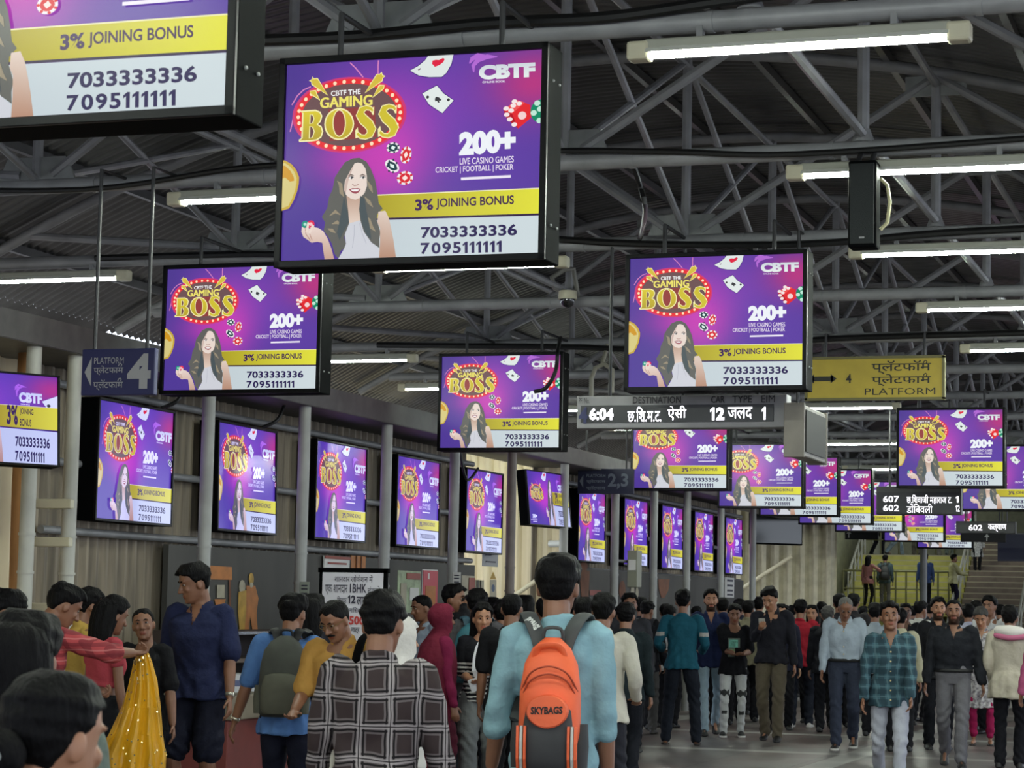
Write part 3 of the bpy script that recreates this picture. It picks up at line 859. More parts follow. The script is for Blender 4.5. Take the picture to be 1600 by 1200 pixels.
# wall screens: on the left wall, facing into the hall
wall0 = make_monitor(ME_wall, .17, .022)
for x in (-.4, .4):
    b = MB(); b.box((x, .235, 0), (.06, .14, .5)); b.build('wall_bracket', M_blackm, wall0)
WY = [16.19, 18.29, 20.44, 22.56, 24.71 - .0, 29.1, 31.33, 33.42, 35.45, 37.6]
WLAB = ['first whole wall screen from the left, below the blue platform 4 sign', 'second wall screen, washed out by a white lamp reflection across its logo',
        'third wall screen from the left, above the white banner', 'fourth wall screen, above the green and red posters',
        'fifth wall screen, with a paper notice under it, before the bright passage', 'narrow wall screen just below the dark blue 2,3 sign',
        'second narrow wall screen beyond the 2,3 sign, beside the grey meter box', 'third narrow wall screen beyond the 2,3 sign', 'next to last lit wall screen of the row',
        'last and smallest lit wall screen of the row']
for i, (y, lb) in enumerate(zip(WY, WLAB)):
    t = wall0 if i == 0 else copy_tree(wall0)
    t.location = (-8.7, y, 2.605); t.rotation_euler = (-.023 if i == 1 else 0, 0, math.pi / 2 + (.0245 if i == 1 else 0))
    tag(t, lb, 'screen', 'advertising screens along the left wall')
# the two smaller, tilted ones on posts
side0 = make_monitor(ME_side, .12, .02)
b = MB(); b.box((0, .2, .1), (.1, .16, .3)); b.build('tilt_bracket', M_blackm, side0)
t = side0; t.location = at_d(-28, 650, 14.2); t.scale = (.82, 1, .62); t.rotation_euler = (math.radians(-5), 0, math.radians(55))
tag(t, 'tilted wall screen cut by the left frame edge, bonus text on two lines', 'screen', 'small tilted screens')
t = copy_tree(side0); t.location = at_d(857, 780, 27.6); t.scale = (.92, 1, .70); t.rotation_euler = (math.radians(-6), 0, math.radians(82))
tag(t, 'small tilted screen hanging over the bright passage', 'screen', 'small tilted screens')
# switched-off screen at the far end of the row
t = tag(empty('switched_off_screen', at_d(1216, 810, 43.5), math.radians(40)), 'switched off dark screen right of the last lit wall screen', 'screen')
b = MB(); b.box((0, .1, 0), (1.1, .16, 1.02), bev=.01); b.build('casing', M_black, t)
b = MB(); b.box((0, .012, 0), (1.04, .01, .96)); b.build('dark_glass', mat('dark glass', (20, 24, 24), .12, spec=.7), t)
b = MB(); b.box((0, .14, .75), (.06, .06, .6)); b.build('hanging_bar', M_pipe, t)

# ================================================================== signs and indicators
M_navy = mat('navy sign sheet', (28, 32, 78), .45); M_signtxt = mat('dull white sign lettering', (150, 150, 152), .5)


def plate(t, w, h, m, name='panel', d=.05, z=0, x=0):
    b = MB(); b.box((x, d / 2, z), (w, d, h), bev=.006); return b.build(name, m, t)


def letters(t, items, m, name='lettering', y=-.003):
    for s, x0, x1, z0, z1, bold in items:
        b = MB(); put_text(b, s, (x0, y, z0), (x1 - x0, 0, 0), (0, 0, z1 - z0), bold); b.build(name, m, t)


def sign_hang(t, w, h, top):
    hang(t, (-w * .36, w * .36), h / 2 - .02, .013, .03)


def reph(b, x, z, s, y=-.003):  # the hook over a Devanagari letter
    b.tube([(x - .5 * s, y, z + .1 * s), (x - .3 * s, y, z + .5 * s), (x, y, z + .62 * s), (x + .25 * s, y, z + .42 * s), (x + .1 * s, y, z)], .1 * s, 6)


# blue PLATFORM 4
p = at_y(184, 581, 12.6);  t = tag(empty('platform_sign', p), 'navy hanging sign with a big 4 and arrow, left of a hanging screen', 'sign')
k = (Vector(p) - CAM).dot(FWD) / FPX
plate(t, 128 * k, 73 * k, M_navy); sign_hang(t, 128 * k, 73 * k, ZC - p.z)
letters(t, [('PLATFORM', -42 * k, 10 * k, 13 * k, 23 * k, 0), ('प्लेटफाम', -42 * k, 10 * k, -5 * k, 10 * k, .008), ('प्लॅटफाम', -42 * k, 10 * k, -29 * k, -12 * k, .008), ('4', 17 * k, 58 * k, -27 * k, 28 * k, .05)], M_signtxt)
b = MB(); b.add([(-58 * k, -.004, 0), (-46 * k, -.004, -22 * k), (-46 * k, -.004, 24 * k)], [(0, 1, 2)]); b.build('arrow', M_signtxt, t)
for z in (8, -15):
    b = MB(); reph(b, 5 * k, z * k, 8 * k); b.build('lettering', M_signtxt, t)
# 2,3
p = at_y(946, 752, 28.0); k = 30.1 / FPX; t = tag(empty('platform_sign', p), 'dark blue hanging sign reading 2,3 above the narrow wall screens', 'sign')
plate(t, 88 * k, 38 * k, mat('dark navy sheet', (24, 28, 58), .5)); sign_hang(t, 88 * k, 38 * k, ZC - p.z)
M_faint = mat('faint grey lettering', (112, 118, 130), .6)
letters(t, [('2,3', 4 * k, 36 * k, -12 * k, 12 * k, .03), ('PLATFORM', -30 * k, 0, 6 * k, 11 * k, .02), ('प्लेटफाम', -30 * k, 0, -4 * k, 3 * k, .02), ('प्लॅटफाम', -30 * k, 0, -14 * k, -7 * k, .02)], M_faint)
b = MB(); b.add([(-41 * k, -.004, 0), (-35 * k, -.004, -10 * k), (-35 * k, -.004, 10 * k)], [(0, 1, 2)]); b.build('arrow', M_faint, t)
# yellow PLATFORM
p = at_y(1366, 591, 21.9); k = 23.2 / FPX; t = tag(empty('platform_sign', p), 'yellow hanging sign with double arrow, 4 and PLATFORM in dark letters', 'sign')
plate(t, 204 * k, 60 * k, mat('yellow sign sheet', (172, 150, 40), .5, noise=.1)); sign_hang(t, 204 * k, 60 * k, ZC - p.z)
b = MB()
for x, z, sx, sz in ((0, 31 * k, 208 * k, 4 * k), (0, -31 * k, 208 * k, 4 * k), (-102 * k, 0, 4 * k, 64 * k), (102 * k, 0, 4 * k, 64 * k)): b.box((x, .02, z), (sx, .07, sz))
b.build('frame', mat('olive frame', (96, 90, 46), .5), t)
M_dk = mat('dark sign lettering', (30, 28, 22), .6)
letters(t, [('प्लॅटफॉम', -4 * k, 84 * k, 6 * k, 26 * k, .012), ('प्लेटफाम', -4 * k, 84 * k, -12 * k, 6 * k, .012), ('PLATFORM', -14 * k, 90 * k, -25 * k, -15 * k, 0), ('4', -42 * k, -34 * k, -7 * k, 7 * k, .03)], M_dk)
b = MB(); b.box((-78 * k, -.003, 0), (34 * k, .004, 7 * k)); b.add([(-99 * k, -.005, 0), (-90 * k, -.005, -7 * k), (-90 * k, -.005, 7 * k), (-56 * k, -.005, 0), (-65 * k, -.005, -7 * k), (-65 * k, -.005, 7 * k)], [(0, 1, 2), (3, 5, 4)])
b.build('arrow', M_dk, t)
for z in (21, 2):
    b = MB(); reph(b, 76 * k, z * k, 7 * k); b.build('lettering', M_dk, t)

M_led = emission('white LED dots', (250, 248, 255), 2.2); M_ledbg = mat('LED window', (14, 13, 20), .35)
M_frame = mat('grey indicator frame', (136, 134, 136), .45, metal=.3, noise=.12)
# large train indicator
p = at_y(1062, 643, 15.9); k = (Vector(p) - CAM).dot(FWD) / FPX
t = tag(empty('train_indicator', p), 'long grey train indicator board showing 6:04 and destination', 'train indicator')
b = MB(); b.box((0, .09, 0), (338 * k, .16, 52 * k), bev=.008); b.build('casing', M_frame, t)
b = MB(); b.box((-6 * k, .004, -3 * k), (310 * k, .02, 27 * k)); b.build('display_window', M_ledbg, t)
letters(t, [('DESTINATION', -76 * k, 2 * k, 13 * k, 24 * k, .015), ('CAR', 50 * k, 72 * k, 13 * k, 24 * k, .015), ('TYPE', 84 * k, 115 * k, 13 * k, 24 * k, .015), ('EIM', 130 * k, 151 * k, 13 * k, 24 * k, 0), ('PF. No.', -165 * k, -147 * k, 14 * k, 23 * k, .0)], mat('dark header lettering', (34, 34, 40), .6), 'header_lettering')
b = MB(); put_text(b, '4', (-164 * k, .006 - .02, -18 * k), (15 * k, 0, 0), (0, 0, 26 * k), .04); b.build('platform_numeral', mat('blue numeral', (40, 44, 96), .5), t)
letters(t, [('6:04', -147 * k, -107 * k, -13 * k, 7 * k, .045), ('छ.िश.म.ट.', -84 * k, -29 * k, -16 * k, 8 * k, .012), ('ऐसी', -19 * k, 11 * k, -14 * k, 9 * k, .012), ('12', 49 * k, 72 * k, -14 * k, 6 * k, .05), ('जलद', 77 * k, 116 * k, -13 * k, 6 * k, .012), ('1', 131 * k, 137 * k, -14 * k, 6 * k, .05)], M_led, 'lit_text', -.0075)
hang(t, (-120 * k, 0, 120 * k), 26 * k)
# the glass-sided box beside it
p = at_y(1246, 672, 15.75); t = tag(empty('indicator_box', p), 'grey indicator box with a dark glass side, seen end on beside the train indicator', 'train indicator')
b = MB(); b.box((-.02, .42, 0), (.13, .84, .37), bev=.01); b.box((-.02, -.01, 0), (.15, .03, .39), bev=.006); b.box((-.02, .85, 0), (.15, .03, .39), bev=.006); b.build('casing', mat('grey brown box metal', (112, 106, 98), .5, noise=.2), t)
b = MB(); b.box((.05, .42, 0), (.012, .74, .30)); b.build('glass_side', mat('dusty dark glass', (44, 43, 42), .6, spec=.12), t)
hang(t, (-.02,), .18)


def small_led(px, py, Y, w, h, lines, label, rods=True):
    p = at_y(px, py, Y); k = (Vector(p) - CAM).dot(FWD) / FPX
    t = tag(empty('train_indicator', p), label, 'train indicator')
    b = MB(); b.box((0, .08, 0), (w * k, .16, h * k), bev=.006); b.build('casing', mat('charcoal indicator casing', (44, 43, 44), .5), t)
    b = MB(); b.box((0, -.002, -h * .08 * k), (w * .97 * k, .01, h * .74 * k)); b.build('display_window', M_ledbg, t)
    letters(t, [(s, x0 * k, x1 * k, z0 * k, z1 * k, .012 if s.isdigit() else .004) for s, x0, x1, z0, z1 in lines], M_led, 'lit_text', -.0095)
    hang(t, (-w * .35 * k, w * .35 * k), h * .49 * k, .014, .08)
    return t, k


small_led(1435, 782, 28.5, 132, 44, [('607', -55, -30, -3, 7), ('छ.िशवाजी महाराज ट.', -18, 52, -6, 9), ('602', -55, -30, -17, -7), ('डोंिबवली', -18, 22, -20, -5), ('1', 58, 62, -3, 7), ('12', 58, 64, -17, -7)], 'two-line train indicator showing 607 and 602')
small_led(1540, 824, 40.5, 92, 19, [('602', -26, -5, -5, 4), ('कल्याण', 4, 32, -7, 5)], 'small far train indicator showing a single 602')
for px, py, Y, w, h, lb in ((1346, 835, 49.6, 52, 16, 'black sign with an up arrow left of the lowest screen'), (1536, 840, 46.8, 70, 14, 'black sign with an up arrow under the small far indicator')):
    p = at_y(px, py, Y); k = (Vector(p) - CAM).dot(FWD) / FPX; t = tag(empty('arrow_sign', p), lb, 'sign')
    plate(t, w * k, h * k, M_blackm); sign_hang(t, w * k, h * k, ZC - p.z)
    b = MB(); x = -w * .38 * k if px < 1400 else 6 * k
    b.box((x, -.003, -1.5 * k), (1.6 * k, .004, 8 * k)); b.add([(x - 4 * k, -.005, 1 * k), (x + 4 * k, -.005, 1 * k), (x, -.005, 6 * k)], [(0, 1, 2)]); b.build('arrow', mat('white arrow paint', (196, 196, 190), .5), t)
p = at_y(1585, 856, 48.6); k = (Vector(p) - CAM).dot(FWD) / FPX; t = tag(empty('blue_board', p), 'blank navy board at the right edge above the brown stairs', 'sign')
plate(t, 52 * k, 42 * k, mat('dark navy sheet', (24, 28, 58), .5)); sign_hang(t, 52 * k, 42 * k, ZC - p.z)
b = MB(); b.tube([(-24 * k, .05, 22 * k), (24 * k, .05, 22 * k)], .02); b.build('top_rail', M_pipe, t)

# loudspeaker, cameras, cables
p = at_y(1347, 318, 12.75); t = tag(empty('loudspeaker', p), 'tall black loudspeaker box hanging in front of a lamp', 'loudspeaker')
b = MB(); b.box((0, .07, 0), (.165, .14, .51), bev=.012); b.build('cabinet', M_black, t)
b = MB(); b.box((0, -.004, .0), (.14, .01, .47), bev=.003); b.build('grille', mat('dark speaker cloth', (22, 27, 28), .8, bump=.3, bscale=300), t)
b = MB(); b.box((0, -.01, -.2), (.03, .004, .01)); b.build('badge', M_pipe, t)
b = MB(); b.tube([(.09, .1, -.14), (.13, .1, -.1), (.145, .1, .02), (.13, .1, .12), (.09, .1, .16)], .011, 8); b.build('cable_loop', mat('cream cable', (170, 164, 130), .5), t, True)
b = MB(); b.tube([(-.04, .07, .25), (-.04, .24, ZC - p.z)], .016); b.tube([(.04, .07, .25), (.04, .24, ZC - p.z)], .016); b.build('hanging_bracket', M_rod, t)


def dome_cam(px, py, Y, label, s=1.0):
    p = at_y(px, py, Y); t = tag(empty('dome_camera', p), label, 'security camera')
    b = MB(); b.tube([(0, 0, 0), (0, 0, .075)], [.085, .08], 20); b.build('base', M_cream, t, True)
    b = MB(); b.ball((0, 0, 0), (.07, .07, .075), n=18, m=10); b.build('dome', mat('smoked dome', (26, 26, 28), .08, spec=.8), t, True)
    b = MB(); b.tube([(-.02, 0, .07), (-.12, 0, .1), (-.15, 0, .2), (-.05, .02, .27), (0, .15, .3), (.02, .27, ZC - p.z)], .024, 10); b.build('conduit_arm', mat('grey conduit', (120, 118, 110), .5), t, True)


dome_cam(887, 468, 18.8, 'dome security camera between the two large hanging screens')
p = at_y(936, 590, 21.9); t = tag(empty('bracket_pipe', p), 'pale bent pipe above the left end of the train indicator', 'pipe')
b = MB(); b.tube([(-.08, 0, -.2), (-.08, 0, 0), (-.04, 0, .1), (.05, 0, .14), (.14, 0, .08), (.14, 0, -.16)], .025, 10); b.tube([(.03, 0, .13), (.03, .2, ZC - p.z)], .02); b.build('pipe', mat('pale conduit', (150, 146, 132), .5), t, True)
p = at_y(872, 850, 27.3); t = tag(empty('bullet_camera', (p.x, 27.26, p.z)), 'small white security camera in the bright passage', 'security camera')
b = MB(); b.tube([(-.1, 0, 0), (.1, -.05, 0)], .045, 12); b.build('body', M_white, t, True)
b = MB(); b.tube([(.04, 0, 0), (.04, .16, .06)], .015); b.build('arm', M_white, t, True)


def cable(pts, r, label, n=8):
    P = [Vector(p) for p in pts]; Q = []
    for i in range(len(P) - 1):
        a, b_, c, d = P[max(0, i - 1)], P[i], P[i + 1], P[min(len(P) - 1, i + 2)]
        for j in range(6):
            s = j / 6; Q.append(.5 * ((2 * b_) + (c - a) * s + (2 * a - 5 * b_ + 4 * c - d) * s * s + (3 * b_ - a - 3 * c + d) * s ** 3))
    Q.append(P[-1]); b = MB(); b.tube(Q, r, n)
    return tag(b.build('cable', M_cable, None, True), label, 'cable', 'black cables slung on the trusses')


def cab(Y, xs, zs, r, label): cable([(x, Y - .09, z) for x, z in zip(xs, zs)], r, label)


cab(9.95, (-9, -6, -5, -4.2, -3.5, -2.9, -2.2, -1, 0, 2), (4.3, 4.31, 4.29, 4.27, 4.29, 4.28, 4.33, 4.36, 4.4, 4.4), .028, 'thick black cable along the truss above the large centre screen')
cab(16.03, (-9, -7.6, -7, -6.4, -5.8, -5.3, -4.6, -3.8, -3, -2, 0), (4.26, 4.25, 4.21, 4.2, 4.27, 4.3, 4.24, 4.2, 4.19, 4.24, 4.25), .026, 'black cable bundle along the truss over the left hanging screen')
cab(22.11, (-9, -7.5, -6.8, -6.2, -5.6, -4.8, -4, -2), (4.26, 4.22, 4.2, 4.17, 4.21, 4.19, 4.24, 4.26), .03, 'black cable sagging along the truss above the middle sized screen')
cab(12.99, (-9, -7.4, -6.2, -5.2, -4.2, -3.4, -2.6, -1), (4.28, 4.2, 4.3, 4.29, 4.31, 4.27, 4.22, 4.26), .018, 'thinner cable along the truss that carries the loudspeaker')
p = at_x(866, 560, -7.3)
cable([at_y(876, 528, 22.05), at_y(872, 545, 20.9), at_y(868, 580, 20.85), at_y(853, 606, 20.85), at_y(835, 612, 20.85)], .02, 'black cable end dangling in front of the middle sized screen')
cable([at_y(985, 245, 13.0), at_y(1000, 290, 13.2), at_y(1008, 330, 13.4), at_y(1000, 372, 15.9)], .018, 'cable hanging between two trusses left of the top lamp')
for (a, b_, c), lb in (((( -8.45, 23.1, 3.3), (-8.4, 23.25, 2.9), (-8.5, 23.9, 3.06)), 'black cable loop at the fifth wall screen'), (((-8.5, 18.6, 3.3), (-8.5, 18.45, 3.15), (-8.62, 18.4, 3.08)), 'short cable from the ledge to the second wall screen'), (((-8.5, 16.6, 3.3), (-8.5, 16.5, 3.15), (-8.62, 16.45, 3.08)), 'short cable from the ledge to the first whole wall screen')):
    cable([a, b_, c], .016, lb)

# ================================================================== along the left wall, low down
XB = XL + .16                                   # face of the hoarding boards


def wall_flat(px0, py0, px1, py1, X=XB):
    a = at_x(px0, py0, X); b_ = at_x(px1, py1, X); return a, b_


def poster(px0, py0, px1, py1, m, name, label, cat, deco=(), X=XB, frame=None, d=.012):
    """a flat sheet on the left wall from its upper left and lower right pixel; deco = [(u0,v0,u1,v1,material)]"""
    a, c = at_x(px0, py0, X), at_x(px1, py1, X); w = c.y - a.y; h = a.z - c.z
    t = tag(empty(name, (X, (a.y + c.y) / 2, (a.z + c.z) / 2), math.pi / 2), label, cat)
    if frame: plate(t, w * 1.06, h * 1.05, frame, 'border', d)
    b = MB(); b.box((0, -.002 if frame else d / 2, 0), (w, d if not frame else .008, h)); b.build('sheet', m, t)
    for i, q in enumerate(deco):
        u0, v0, u1, v1, mm = q[:5]
        b = MB(); b.box(((u0 + u1 - 1) / 2 * w, -.008, (1 - v0 - v1) / 2 * h), ((u1 - u0) * w, .004, (v1 - v0) * h)); b.build(q[5] if len(q) > 5 else 'printed_panel', mm, t)
    return t, w, h


P_white = mat('poster white', (206, 204, 200), .6); P_green = mat('poster pale green', (170, 186, 150), .6, noise=.35, nscale=9, var2=(120, 130, 104))
P_red = mat('poster red', (176, 40, 56), .5); P_or = mat('painted orange', (170, 104, 40), .6, noise=.25, nscale=8); P_yel = mat('painted ochre', (176, 138, 46), .6, noise=.3, nscale=10)
P_brick = mat('poster brown red', (140, 66, 54), .6); P_blue = mat('painted slate blue', (70, 84, 112), .6); P_rust = mat('painted dull rust', (112, 66, 38), .7, noise=.3, nscale=6); P_pale = mat('painted pale', (168, 160, 140), .7, noise=.2)

# big white banner on a stand, facing the hall
p = at_y(549, 935, 17.6); k = (Vector(p) - CAM).dot(FWD) / FPX
t = tag(empty('banner_stand', (p.x, 17.6, 0)), 'white banner with dark lettering and a red price, standing before the hoarding', 'banner')
zc = p.z; w, h = 104 * k, 250 * k; zt = zc + 41 * k
b = MB(); b.box((0, .03, zt - h / 2), (w, .02, h)); sh = b.build('sheet', mat('banner vinyl', (205, 202, 210), .35, bump=.25, bscale=5), t)
b = MB()
for x in (-w / 2 - .012, w / 2 + .012): b.box((x, .04, zt - h / 2), (.03, .04, h + .04))
b.box((0, .04, zt + .015), (w + .08, .04, .04)); b.box((0, .04, .03), (w + .08, .3, .04)); b.build('stand_frame', M_black, t)
zz = lambda y: zt - (y - 894) * k
M_bt = mat('banner dark print', (46, 44, 60), .6); M_br = mat('banner red print', (186, 60, 56), .6)
letters(t, [('शानदार लोकेशन में', -30 * k, 34 * k, zz(910), zz(898), .0), ('एक शानदार', -46 * k, -8 * k, zz(930), zz(914), .0), ('1BHK', -4 * k, 24 * k, zz(926), zz(912), .02), ('बंगलो', 26 * k, 47 * k, zz(928), zz(915), .0),
            ('िसर्फ', -25 * k, -9 * k, zz(946), zz(932), .0), ('12', -7 * k, 6 * k, zz(943), zz(930), .04), ('लाख', 8 * k, 28 * k, zz(945), zz(932), .02), ('मािसक', -4 * k, 16 * k, zz(957), zz(948), .01), ('500', -4 * k, 22 * k, zz(976), zz(962), .04), ('मात्र', 0, 14 * k, zz(990), zz(980), .02)],
        M_bt, 'lettering', .014)
for o in KIDS[t.name]:
    if o.name.startswith('lettering') and abs(o.data.vertices[0].co.z - zz(969)) < 9 * k: o.data.materials[0] = M_br

# framed notices above the banner, posters, notices on posts
t, w, h = poster(507, 868, 546, 893, P_white, 'notice_board', 'white notice with a red heading above the left half of the banner', 'notice', [(.0, .0, 1, .2, P_brick), (.12, .42, .85, .55, P_brick)], XB + .03)
poster(549, 868, 571, 892, P_or, 'wooden_panel', 'orange brown panel on the hoarding above the banner', 'panel', [(.3, 0, .36, 1, P_rust), (.64, 0, .7, 1, P_rust)], XB)
poster(622, 891, 656, 958, P_green, 'poster', 'pale green poster left of the red one, behind the man in blue white shirt', 'poster', [(.35, .05, .95, .2, P_brick), (.1, .3, .35, .9, P_pale), (.5, .4, .9, .7, P_white)])
t, w, h = poster(661, 891, 682, 960, P_red, 'poster', 'tall red poster with a white border', 'poster', [(.15, .35, .85, .9, P_or), (.3, .06, .4, .2, P_white)], frame=P_white)
poster(722, 899, 741, 960, P_pale, 'poster', 'pale poster with a brown red triangle, right of the post notice', 'poster', [(.5, .05, .95, .5, P_brick)])
poster(743, 906, 756, 925, P_pale, 'painted_sign', 'faded pale lettering painted on the dark board', 'painted sign', [(.1, 0, .3, 1, M_board), (.5, 0, .6, 1, M_board)])
for px, y, m, lb in ((475, 18.73, mat('grey green notice', (140, 146, 134), .6), 'small grey notice on the post left of the banner'), (713, 22.73, P_white, 'small white notice on the post right of the red poster')):
    p = at_y(px, 922 if px < 500 else 905, y - .07); t = tag(empty('post_notice', (p.x, y - .062, p.z)), lb, 'notice')
    b = MB(); b.box((0, .003, 0), (.09, .006, .15)); b.build('sheet', m, t)
    for z in (.04, .01, -.03): b = MB(); b.box((0, -.001, z), (.06, .003, .012)); b.build('printed_line', M_bt, t)
t, w, h = poster(755, 858, 778, 886, mat('grey paper notice', (150, 150, 152), .6), 'paper_notice', 'grey paper notice hanging under the fifth wall screen', 'notice', [(.15, .25, .5, .35, M_bt), (.15, .68, .8, .76, M_bt)], -8.812)
p = at_y(1128, 905, 35.3)
for px0, py0, px1, py1, lb in ((1133, 902, 1147, 934, 'white notice with dark lines below the last wall screen'),):
    poster(px0, py0, px1, py1, P_white, 'notice_board', lb, 'notice', [(.2, .1, .8, .2, M_bt), (.2, .35, .8, .45, M_bt), (.2, .6, .8, .7, M_bt), (.2, .82, .8, .9, M_bt)], XB)
t = tag(empty('meter_box', (-8.2, 29.5, 2.05)), 'grey meter box on a post by the narrow wall screens', 'meter box')
b = MB(); b.box((0, 0, 0), (.14, .24, .5), bev=.01); b.build('box', mat('grey green box', (128, 128, 112), .5), t)
b = MB(); b.box((0, -.125, .05), (.1, .01, .14)); b.build('window', P_white, t)
b = MB(); b.tube([(-.1, 0, .1), (-.17, -.4, .1)], .02); b.build('clamp', M_pipe, t)

# painted pictures on the hoarding (flat paint)
def mural(label, shapes, anchor):
    b = MB(); mats = []
    for pts, m in shapes:
        if m not in mats: mats.append(m)
        P = [at_x(x, y, XB) for x, y in pts]; n = len(b.f)
        b.poly([(XB + .004 + .0006 * n, q.y, q.z) for q in P], mats.index(m))
    o = b.build('wall_painting', mats); return tag(o, label, 'wall painting')


def el(cx, cy, rx, ry, n=14): return [(cx + rx * math.cos(2 * math.pi * i / n), cy + ry * math.sin(2 * math.pi * i / n)) for i in range(n)]


mural('painted ochre figures of two people standing on the dark hoarding', [(el(378, 917, 5, 11), P_pale), (el(392, 905, 4, 10), P_yel), ([(372, 925), (384, 922), (386, 960), (382, 990), (374, 990), (371, 955)], P_yel),
       ([(384, 915), (398, 915), (403, 935), (400, 958), (402, 990), (394, 988), (390, 962), (388, 990), (381, 988), (384, 955)], P_or), (el(392, 914, 3, 4), P_pale)], None)
mural('painted orange stall with an awning behind the man in navy', [([(318, 883), (362, 886), (362, 906), (318, 905)], P_or), ([(357, 906), (360, 906), (360, 990), (357, 990)], P_rust), ([(334, 936), (352, 936), (349, 947), (337, 947)], P_or), ([(338, 914), (350, 914), (350, 934), (338, 934)], P_pale), ([(352, 955), (360, 955), (360, 990), (352, 990)], P_brick)], None)
mural('painted yellow rocket shape on the dark board by the bright passage', [([(765, 905), (770, 893), (775, 905)], P_yel), ([(765, 906), (775, 906), (775, 935), (765, 935)], P_pale), (el(770, 919, 2.6, 6), P_blue), ([(765, 936), (775, 936), (777, 958), (763, 958)], P_yel)], None)
mural('painted rust coloured figure beside the bright passage', [([(905, 890), (921, 892), (919, 935), (908, 935)], P_rust), (el(912, 885, 6, 8), P_rust), ([(921, 922), (939, 922), (939, 930), (921, 930)], P_brick)], None)
mural('painted orange leaf and pale reeds between far posts', [(el(972, 922, 5, 15), P_rust), (el(988, 924, 3, 10), P_pale), (el(995, 926, 2.2, 9), P_pale)], None)
mural('painted rust funnel shape under the far wall screens', [([(1028, 905), (1046, 905), (1044, 922), (1038, 934), (1033, 934), (1029, 920)], P_rust)], None)

# red counter with a glass shelf against the hoarding
t = tag(empty('stall_counter', (-8.3, 18.2, 0)), 'red stall counter with a bright shelf edge, beyond the person in navy', 'counter')
M_red = mat('dull red cabinet', (122, 58, 54), .55, noise=.2, nscale=3)
b = MB(); b.box((0, 0, .28), (.7, 3.4, .56), bev=.01); b.build('cabinet', M_red, t)
b = MB(); b.box((.02, 0, .66), (.74, 3.44, .2), bev=.01); b.build('worktop', mat('greyish counter top', (134, 124, 108), .5, noise=.15), t)
b = MB(); b.box((-.1, 0, 1.02), (.5, 3.4, .03)); b.build('shelf', mat('brown shelf', (104, 92, 86), .5), t)
b = MB(); b.box((-.32, 0, 1.0), (.03, 3.4, .5)); b.build('back_panel', mat('dark brown panel', (58, 46, 42), .6), t)
b = MB(); b.box((-.1, 0, 1.25), (.5, 3.4, .03)); b.build('top_shelf', mat('dark brown panel', (58, 46, 42), .6), t)
b = MB(); b.box((.16, 0, 1.25), (.02, 3.4, .025)); b.build('shelf_edge', mat('bright metal edge', (225, 225, 235), .2, metal=.8), t)
for y in (-1.69, 1.69): b = MB(); b.box((-.1, y, 1.0), (.5, .03, .5)); b.build('side_panel', mat('dark brown panel', (58, 46, 42), .6), t)
for i in range(7):
    y = 17.1 + i * .31; c = tag(empty('tin', (-8.2 + .02 * (i % 2), y, .76)), 'small white tin in the row on the stall counter', 'tin', 'tins on the stall counter')
    b = MB(); b.tube([(0, 0, 0), (0, 0, .15)], .07, 14); b.build('can', mat('tin white', (190, 190, 196), .4), c, True)
    b = MB(); b.tube([(0, 0, .05), (0, 0, .1)], .0715, 14); b.build('band', mat('tin blue band', (84, 92, 128), .4), c, True)
    b = MB(); b.tube([(0, 0, .15), (0, 0, .16)], .065, 14); b.build('lid', M_steel, c, True)
# black bag, mat and packets on the floor
p = at_z(352, 1150, 0); t = tag(empty('handbag', (p.x, p.y, 0), .5), 'black bag with two upright handles on the floor by the counter', 'bag')
b = MB(); b.loft([[Vector((.2 * sx * math.copysign(abs(math.cos(a)) ** .5, math.cos(a)), .1 * sy * math.copysign(abs(math.sin(a)) ** .5, math.sin(a)), z)) for a in np.linspace(0, 2 * math.pi, 24, endpoint=False)] for z, sx, sy in ((0, .9, .9), (.03, 1, 1), (.16, .95, .9), (.26, .8, .5), (.27, .75, .4))]); b.build('bag_body', M_blackm, t, True)
for x, y in ((.02, .05), (.14, -.05)):
    b = MB(); b.tube([(x - .09, y, .2), (x - .1, y, .34), (x - .03, y, .44), (x + .05, y, .4), (x + .09, y, .28), (x + .08, y, .2)], .012, 8); b.build('handle', M_cable, t, True)
p = at_z(380, 1152, 0); t = tag(empty('floor_mat', (p.x, p.y, 0), .2), 'flat black mat at the foot of the counter', 'mat')
b = MB(); b.box((0, 0, .03), (.5, .5, .06), bev=.012); b.build('pad', M_blackm, t)
PK = mat('pale packet', (176, 190, 186), .4); PK2 = mat('green print', (60, 90, 76), .5)
for i, (px, py, rz, c2) in enumerate(((318, 1152, .3, 'greenish'), (330, 1165, 1.1, 'white'), (340, 1166, .1, 'bluish'))):
    p = at_z(px, py, 0); t = tag(empty('packet', (p.x, p.y, 0), rz), '%s small packet on the floor, %s of three by the black bag' % (c2, ('first', 'second', 'third')[i]), 'packet')
    b = MB(); b.box((0, 0, .02), (.13, .08, .04), bev=.006); b.build('packet_body', PK, t)
    b = MB(); b.box((0, 0, .042), (.08, .05, .003)); b.build('print', PK2, t)

# ================================================================== stairs at the far end
M_step = mat('brown concrete steps', (126, 112, 98), .8, noise=.2, nscale=4)
M_ystep = mat('yellow painted steps', (186, 180, 92), .6, noise=.2, nscale=3)
M_nose = mat('pale step edge', (178, 168, 140), .7)


